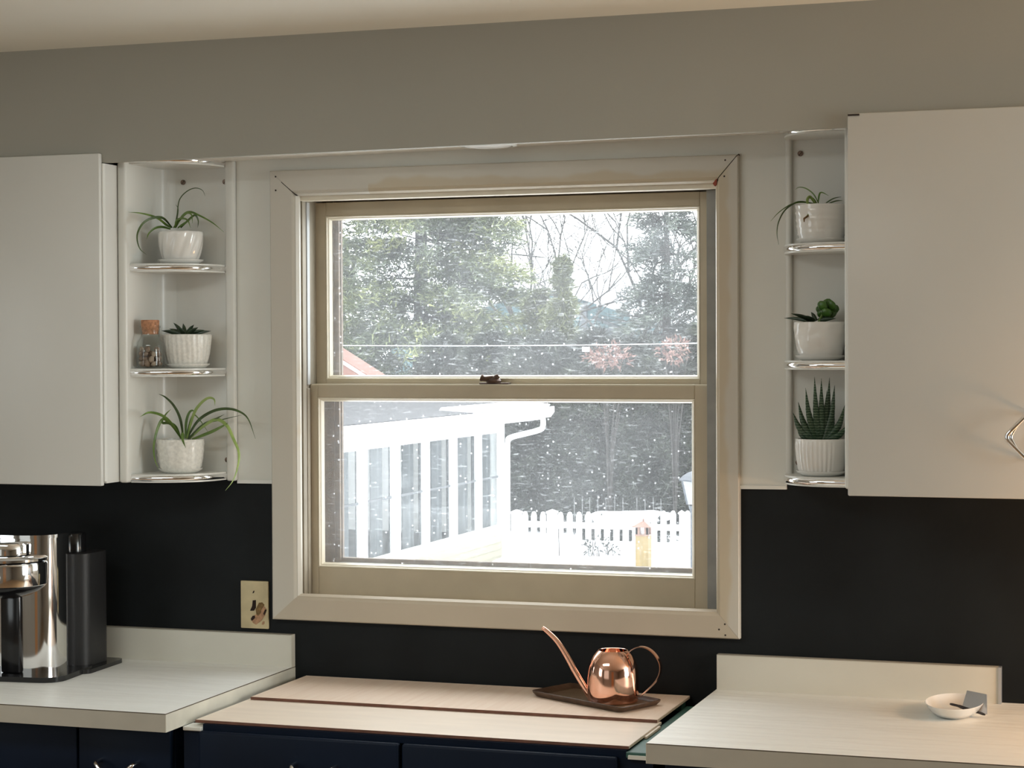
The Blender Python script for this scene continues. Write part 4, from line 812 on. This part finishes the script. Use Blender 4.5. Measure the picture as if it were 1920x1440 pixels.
MB().prism([(-12.75, -1.5), (-10.65, -1.5), (-10.65, 1.18), (-11.7, 1.80), (-12.75, 1.18)], 'y', 26.12, 26.7).obj('wall', 'tealwall', rh)
MB().prism([(-11.7, 1.90), (-10.42, 1.145), (-10.42, 1.185), (-11.7, 1.95)], 'y', 26.0, 26.75).obj('tiled_roof', 'brickroof', rh)
MB().prism([(-11.7, 1.90), (-12.98, 1.145), (-12.98, 1.185), (-11.7, 1.95)], 'y', 26.0, 26.75).obj('tiled_roof', 'brickroof', rh)
MB().prism([(-12.9, 1.10), (-10.5, 1.10), (-10.5, 1.18), (-11.7, 1.885), (-12.9, 1.18)], 'y', 26.0, 26.1).obj('gable_tiles', 'brickroof', rh)
for sg in (-1, 1): MB().prism([(-11.7, 1.87), (-11.7+sg*1.28, 1.115), (-11.7+sg*1.28, 1.165), (-11.7, 1.92)], 'y', 25.96, 26.0).obj('rake_board', 'whitevinyl', rh)

# ---- trees
def tri_mesh(name, P, tint, mt, parent):
    # P: (n, 3, 3) triangle corners
    n = len(P); me = bpy.data.meshes.new(name); me.vertices.add(3*n); me.vertices.foreach_set('co', P.reshape(-1).astype(np.float32))
    me.loops.add(3*n); me.loops.foreach_set('vertex_index', np.arange(3*n, dtype=np.int32)); me.polygons.add(n)
    me.polygons.foreach_set('loop_start', np.arange(0, 3*n, 3, dtype=np.int32)); me.polygons.foreach_set('loop_total', np.full(n, 3, dtype=np.int32))
    at = me.attributes.new('tint', 'FLOAT', 'POINT'); at.data.foreach_set('value', np.repeat(tint, 3).astype(np.float32))
    me.update(); o = link(name, me, mt, parent); o['kind'] = 'stuff'; return o
def sprays(base, dirs, tint, L, Wd, per=3, spread=.6):
    # fans of narrow needle triangles round each twig point
    n = len(base); B = np.repeat(base, per, 0); D = np.repeat(dirs, per, 0)+rn.normal(0, spread, (n*per, 3)); D /= np.linalg.norm(D, axis=1)[:, None]
    Sd = np.cross(D, rn.normal(0, 1, D.shape)); Sd /= np.linalg.norm(Sd, axis=1)[:, None]+1e-6
    l = L*rn.uniform(.6, 1.4, (len(B), 1)); w = Wd*rn.uniform(.6, 1.3, (len(B), 1)); B = B+rn.normal(0, L*.35, B.shape)
    T = np.clip(np.repeat(tint, per)+rn.normal(0, .14, len(B)), 0, 1)
    return np.stack([B-Sd*w/2, B+Sd*w/2, B+D*l], 1), T
def conifer(label, mt, x, y, z0, h, R, nb, per_b, shape=.9, droop=.25, gap=.1, L=.17, Wd=.035, per=3, clear=.02, tintb=.25, group='evergreens beyond the fence'):
    t = thing('evergreen_tree', label, 'tree', (x, y, z0), group=group)
    MB().tube([(x, y, z0), (x+.03, y, z0+h*.5), (x, y, z0+h*.97)], [R*.07+.03, R*.04+.02, .01], 8).obj('trunk', 'darkbark', t)
    u = rn.uniform(clear, 1, nb)**1.15; az = rn.uniform(0, 2*PI, nb); keep = rn.uniform(0, 1, nb) > gap
    u, az = u[keep], az[keep]; ln = R*(1-u)**shape*rn.uniform(.72, 1.12, len(u))+.03
    s = rn.uniform(.12, 1, (len(u), per_b))**.7
    out = s*ln[:, None]; lat = rn.normal(0, .11, s.shape)*ln[:, None]*(1.15-s*.6)
    px = x+out*np.cos(az)[:, None]-lat*np.sin(az)[:, None]; py = y+out*np.sin(az)[:, None]+lat*np.cos(az)[:, None]
    pz = z0+h*u[:, None]+out*.12-droop*out*s+rn.normal(0, .05, s.shape)
    base = np.stack([px, py, pz], -1).reshape(-1, 3)
    d = np.stack([np.cos(az)[:, None]*np.ones_like(s), np.sin(az)[:, None]*np.ones_like(s), .15-.5*droop*s], -1).reshape(-1, 3)
    clump = rn.normal(0, .16, len(u))[:, None]
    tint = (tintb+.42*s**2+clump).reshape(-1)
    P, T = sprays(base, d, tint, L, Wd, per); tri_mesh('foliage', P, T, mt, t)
    sel = rn.choice(len(u), min(110, len(u)), replace=False); bmesh_ = MB()
    for i in sel:
        a = az[i]; l = ln[i]*.85; zz = z0+h*u[i]
        bmesh_.tube([(x, y, zz), (x+l*.5*math.cos(a), y+l*.5*math.sin(a), zz+l*.5*.12-droop*l*.25), (x+l*math.cos(a), y+l*math.sin(a), zz+l*.12-droop*l)], [.03, .02, .006], 4)
    o = bmesh_.obj('boughs', 'darkbark', t); o['kind'] = 'stuff'; return t
LHP, LHT = sprays(*LHQ); tri_mesh('foliage', LHP, LHT, 'yew', lh)
# big fir on the left of the upper sash
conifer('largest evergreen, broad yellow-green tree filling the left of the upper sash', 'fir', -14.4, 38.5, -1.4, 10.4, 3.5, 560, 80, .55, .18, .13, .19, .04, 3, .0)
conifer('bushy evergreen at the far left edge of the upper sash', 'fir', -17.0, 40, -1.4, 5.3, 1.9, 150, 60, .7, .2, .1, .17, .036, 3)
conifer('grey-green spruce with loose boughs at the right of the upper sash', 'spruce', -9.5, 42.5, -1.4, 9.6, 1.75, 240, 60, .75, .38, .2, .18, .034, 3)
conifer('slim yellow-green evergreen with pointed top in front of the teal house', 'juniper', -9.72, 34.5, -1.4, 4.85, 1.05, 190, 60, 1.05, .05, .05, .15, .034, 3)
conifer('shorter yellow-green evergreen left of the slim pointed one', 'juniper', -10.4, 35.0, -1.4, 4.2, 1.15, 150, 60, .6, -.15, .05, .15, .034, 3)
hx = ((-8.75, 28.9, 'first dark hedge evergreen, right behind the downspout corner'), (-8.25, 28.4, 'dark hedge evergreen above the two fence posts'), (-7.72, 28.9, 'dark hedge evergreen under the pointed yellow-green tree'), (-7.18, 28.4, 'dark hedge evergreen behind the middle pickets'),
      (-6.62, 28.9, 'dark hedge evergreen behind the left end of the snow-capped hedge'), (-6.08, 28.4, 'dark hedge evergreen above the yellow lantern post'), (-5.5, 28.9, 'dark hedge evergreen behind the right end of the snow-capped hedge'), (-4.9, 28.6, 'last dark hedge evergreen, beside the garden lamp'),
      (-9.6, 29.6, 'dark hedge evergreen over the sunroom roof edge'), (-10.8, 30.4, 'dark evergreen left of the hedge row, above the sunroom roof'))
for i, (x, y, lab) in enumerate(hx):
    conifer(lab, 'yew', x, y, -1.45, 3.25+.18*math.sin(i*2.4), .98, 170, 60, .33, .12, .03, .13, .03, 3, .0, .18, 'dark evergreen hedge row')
# rusty shrubs showing between the evergreens
def shrub(label, x, y, z0, h, R, n, mt, nm='leafy_shrub'):
    t = thing(nm, label, 'shrub', (x, y, z0)); b = MB()
    for k in range(9):
        a = rn.uniform(0, 2*PI); r = R*rn.uniform(.3, .8); b.tube([(x, y, z0), (x+.3*r*math.cos(a), y+.3*r*math.sin(a), z0+h*.5), (x+r*math.cos(a), y+r*math.sin(a), z0+h*rn.uniform(.8, 1))], [.02, .014, .005], 5)
    b.obj('stems', 'twig', t)
    q = rn.normal(0, 1, (n, 3)); q /= np.linalg.norm(q, axis=1)[:, None]; q *= rn.uniform(.4, 1, (n, 1))
    base = np.stack([x+q[:, 0]*R, y+q[:, 1]*R, z0+h+q[:, 2]*h*.075], 1); P, T = sprays(base, q, rn.uniform(.2, .8, n), .075, .035, 3); tri_mesh('leaves', P, T, mt, t)
shrub('rusty-leaved tall shrub before the hedge, under the small white plate', -6.72, 27.2, -1.4, 2.95, .42, 150, 'redleaf')
shrub('small rusty-leaved tall shrub before the hedge, below the grey-green spruce', -5.62, 27.3, -1.4, 3.05, .28, 80, 'redleaf')
# bare trees against the white sky
def bare(label, x, y, z0, h, seed, lean=0):
    rg = random.Random(seed); t = thing('bare_tree', label, 'tree', (x, y, z0), group='bare trees in the sky gap'); tr_ = MB(); br_ = MB()
    def grow(p, d, l, r, lev):
        q = [p]; dd = d
        for k in range(4):
            dd = (dd+Vector((rg.uniform(-1, 1), rg.uniform(-1, 1), rg.uniform(-.4, .7)))*.26).normalized(); q.append(q[-1]+dd*l/4)
        (tr_ if lev == 0 else br_).tube(q, [r*(1-.11*k) for k in range(5)], 6 if lev < 2 else 4)
        if lev >= 5: return
        for k in range(3 if lev else 8):
            f = q[rg.randint(2, 4)]; nd = (dd+Vector((rg.uniform(-1, 1), rg.uniform(-.7, .7), rg.uniform(-.45, .5)))*.95).normalized()
            grow(f, nd, l*rg.uniform(.66, .9), r*.64, lev+1)
    grow(Vector((x, y, z0)), Vector((lean, 0, 1)).normalized(), h*.36, h*.007+.012, 0)
    tr_.obj('trunk', 'bark', t); o = br_.obj('branches', 'bark', t); o['kind'] = 'stuff'
bare('bare branching tree in the sky gap, left one with forked trunk', -13.6, 47, -1.4, 9.5, 4)
bare('bare leafless tree in the sky gap nearest the grey-green spruce', -12.5, 50, -1.4, 10, 9, .05)
# dry stalks in the snow before the fence
ds_ = thing('dry_plant', 'small dry dark-leaved plant poking out of the snow before the fence', 'plant', (-5.75, 23.4, -1.3))
b = MB()
for k in range(14):
    a = rn.uniform(-1, 1); x0 = -5.78+rn.uniform(-.22, .22); b.tube([(x0, 23.4, -1.5), (x0+.05*a, 23.4, -1.3), (x0+.13*a, 23.4, -1.22+rn.uniform(0, .12))], [.006, .005, .003], 4)
b.obj('stems', 'twig', ds_)
q = rn.uniform(-1, 1, (70, 3)); P, T = sprays(np.stack([-5.78+q[:, 0]*.26, 23.4+q[:, 1]*.1, -1.22+q[:, 2]*.12], 1), q, rn.uniform(0, .3, 70), .06, .03, 2); tri_mesh('leaves', P, T, 'yew', ds_)
for x, lab in ((-6.58, 'thin dark stick in the snow near the second fence post'), (-6.05, 'thin dark stick in the snow before the middle pickets')):
    tag(MB().tube([(x, 23.9, -1.6), (x-.005, 23.9, -1.25), (x-.01, 23.9, -1.02)], .007, 6).obj('stick', 'twig'), lab, 'stick')
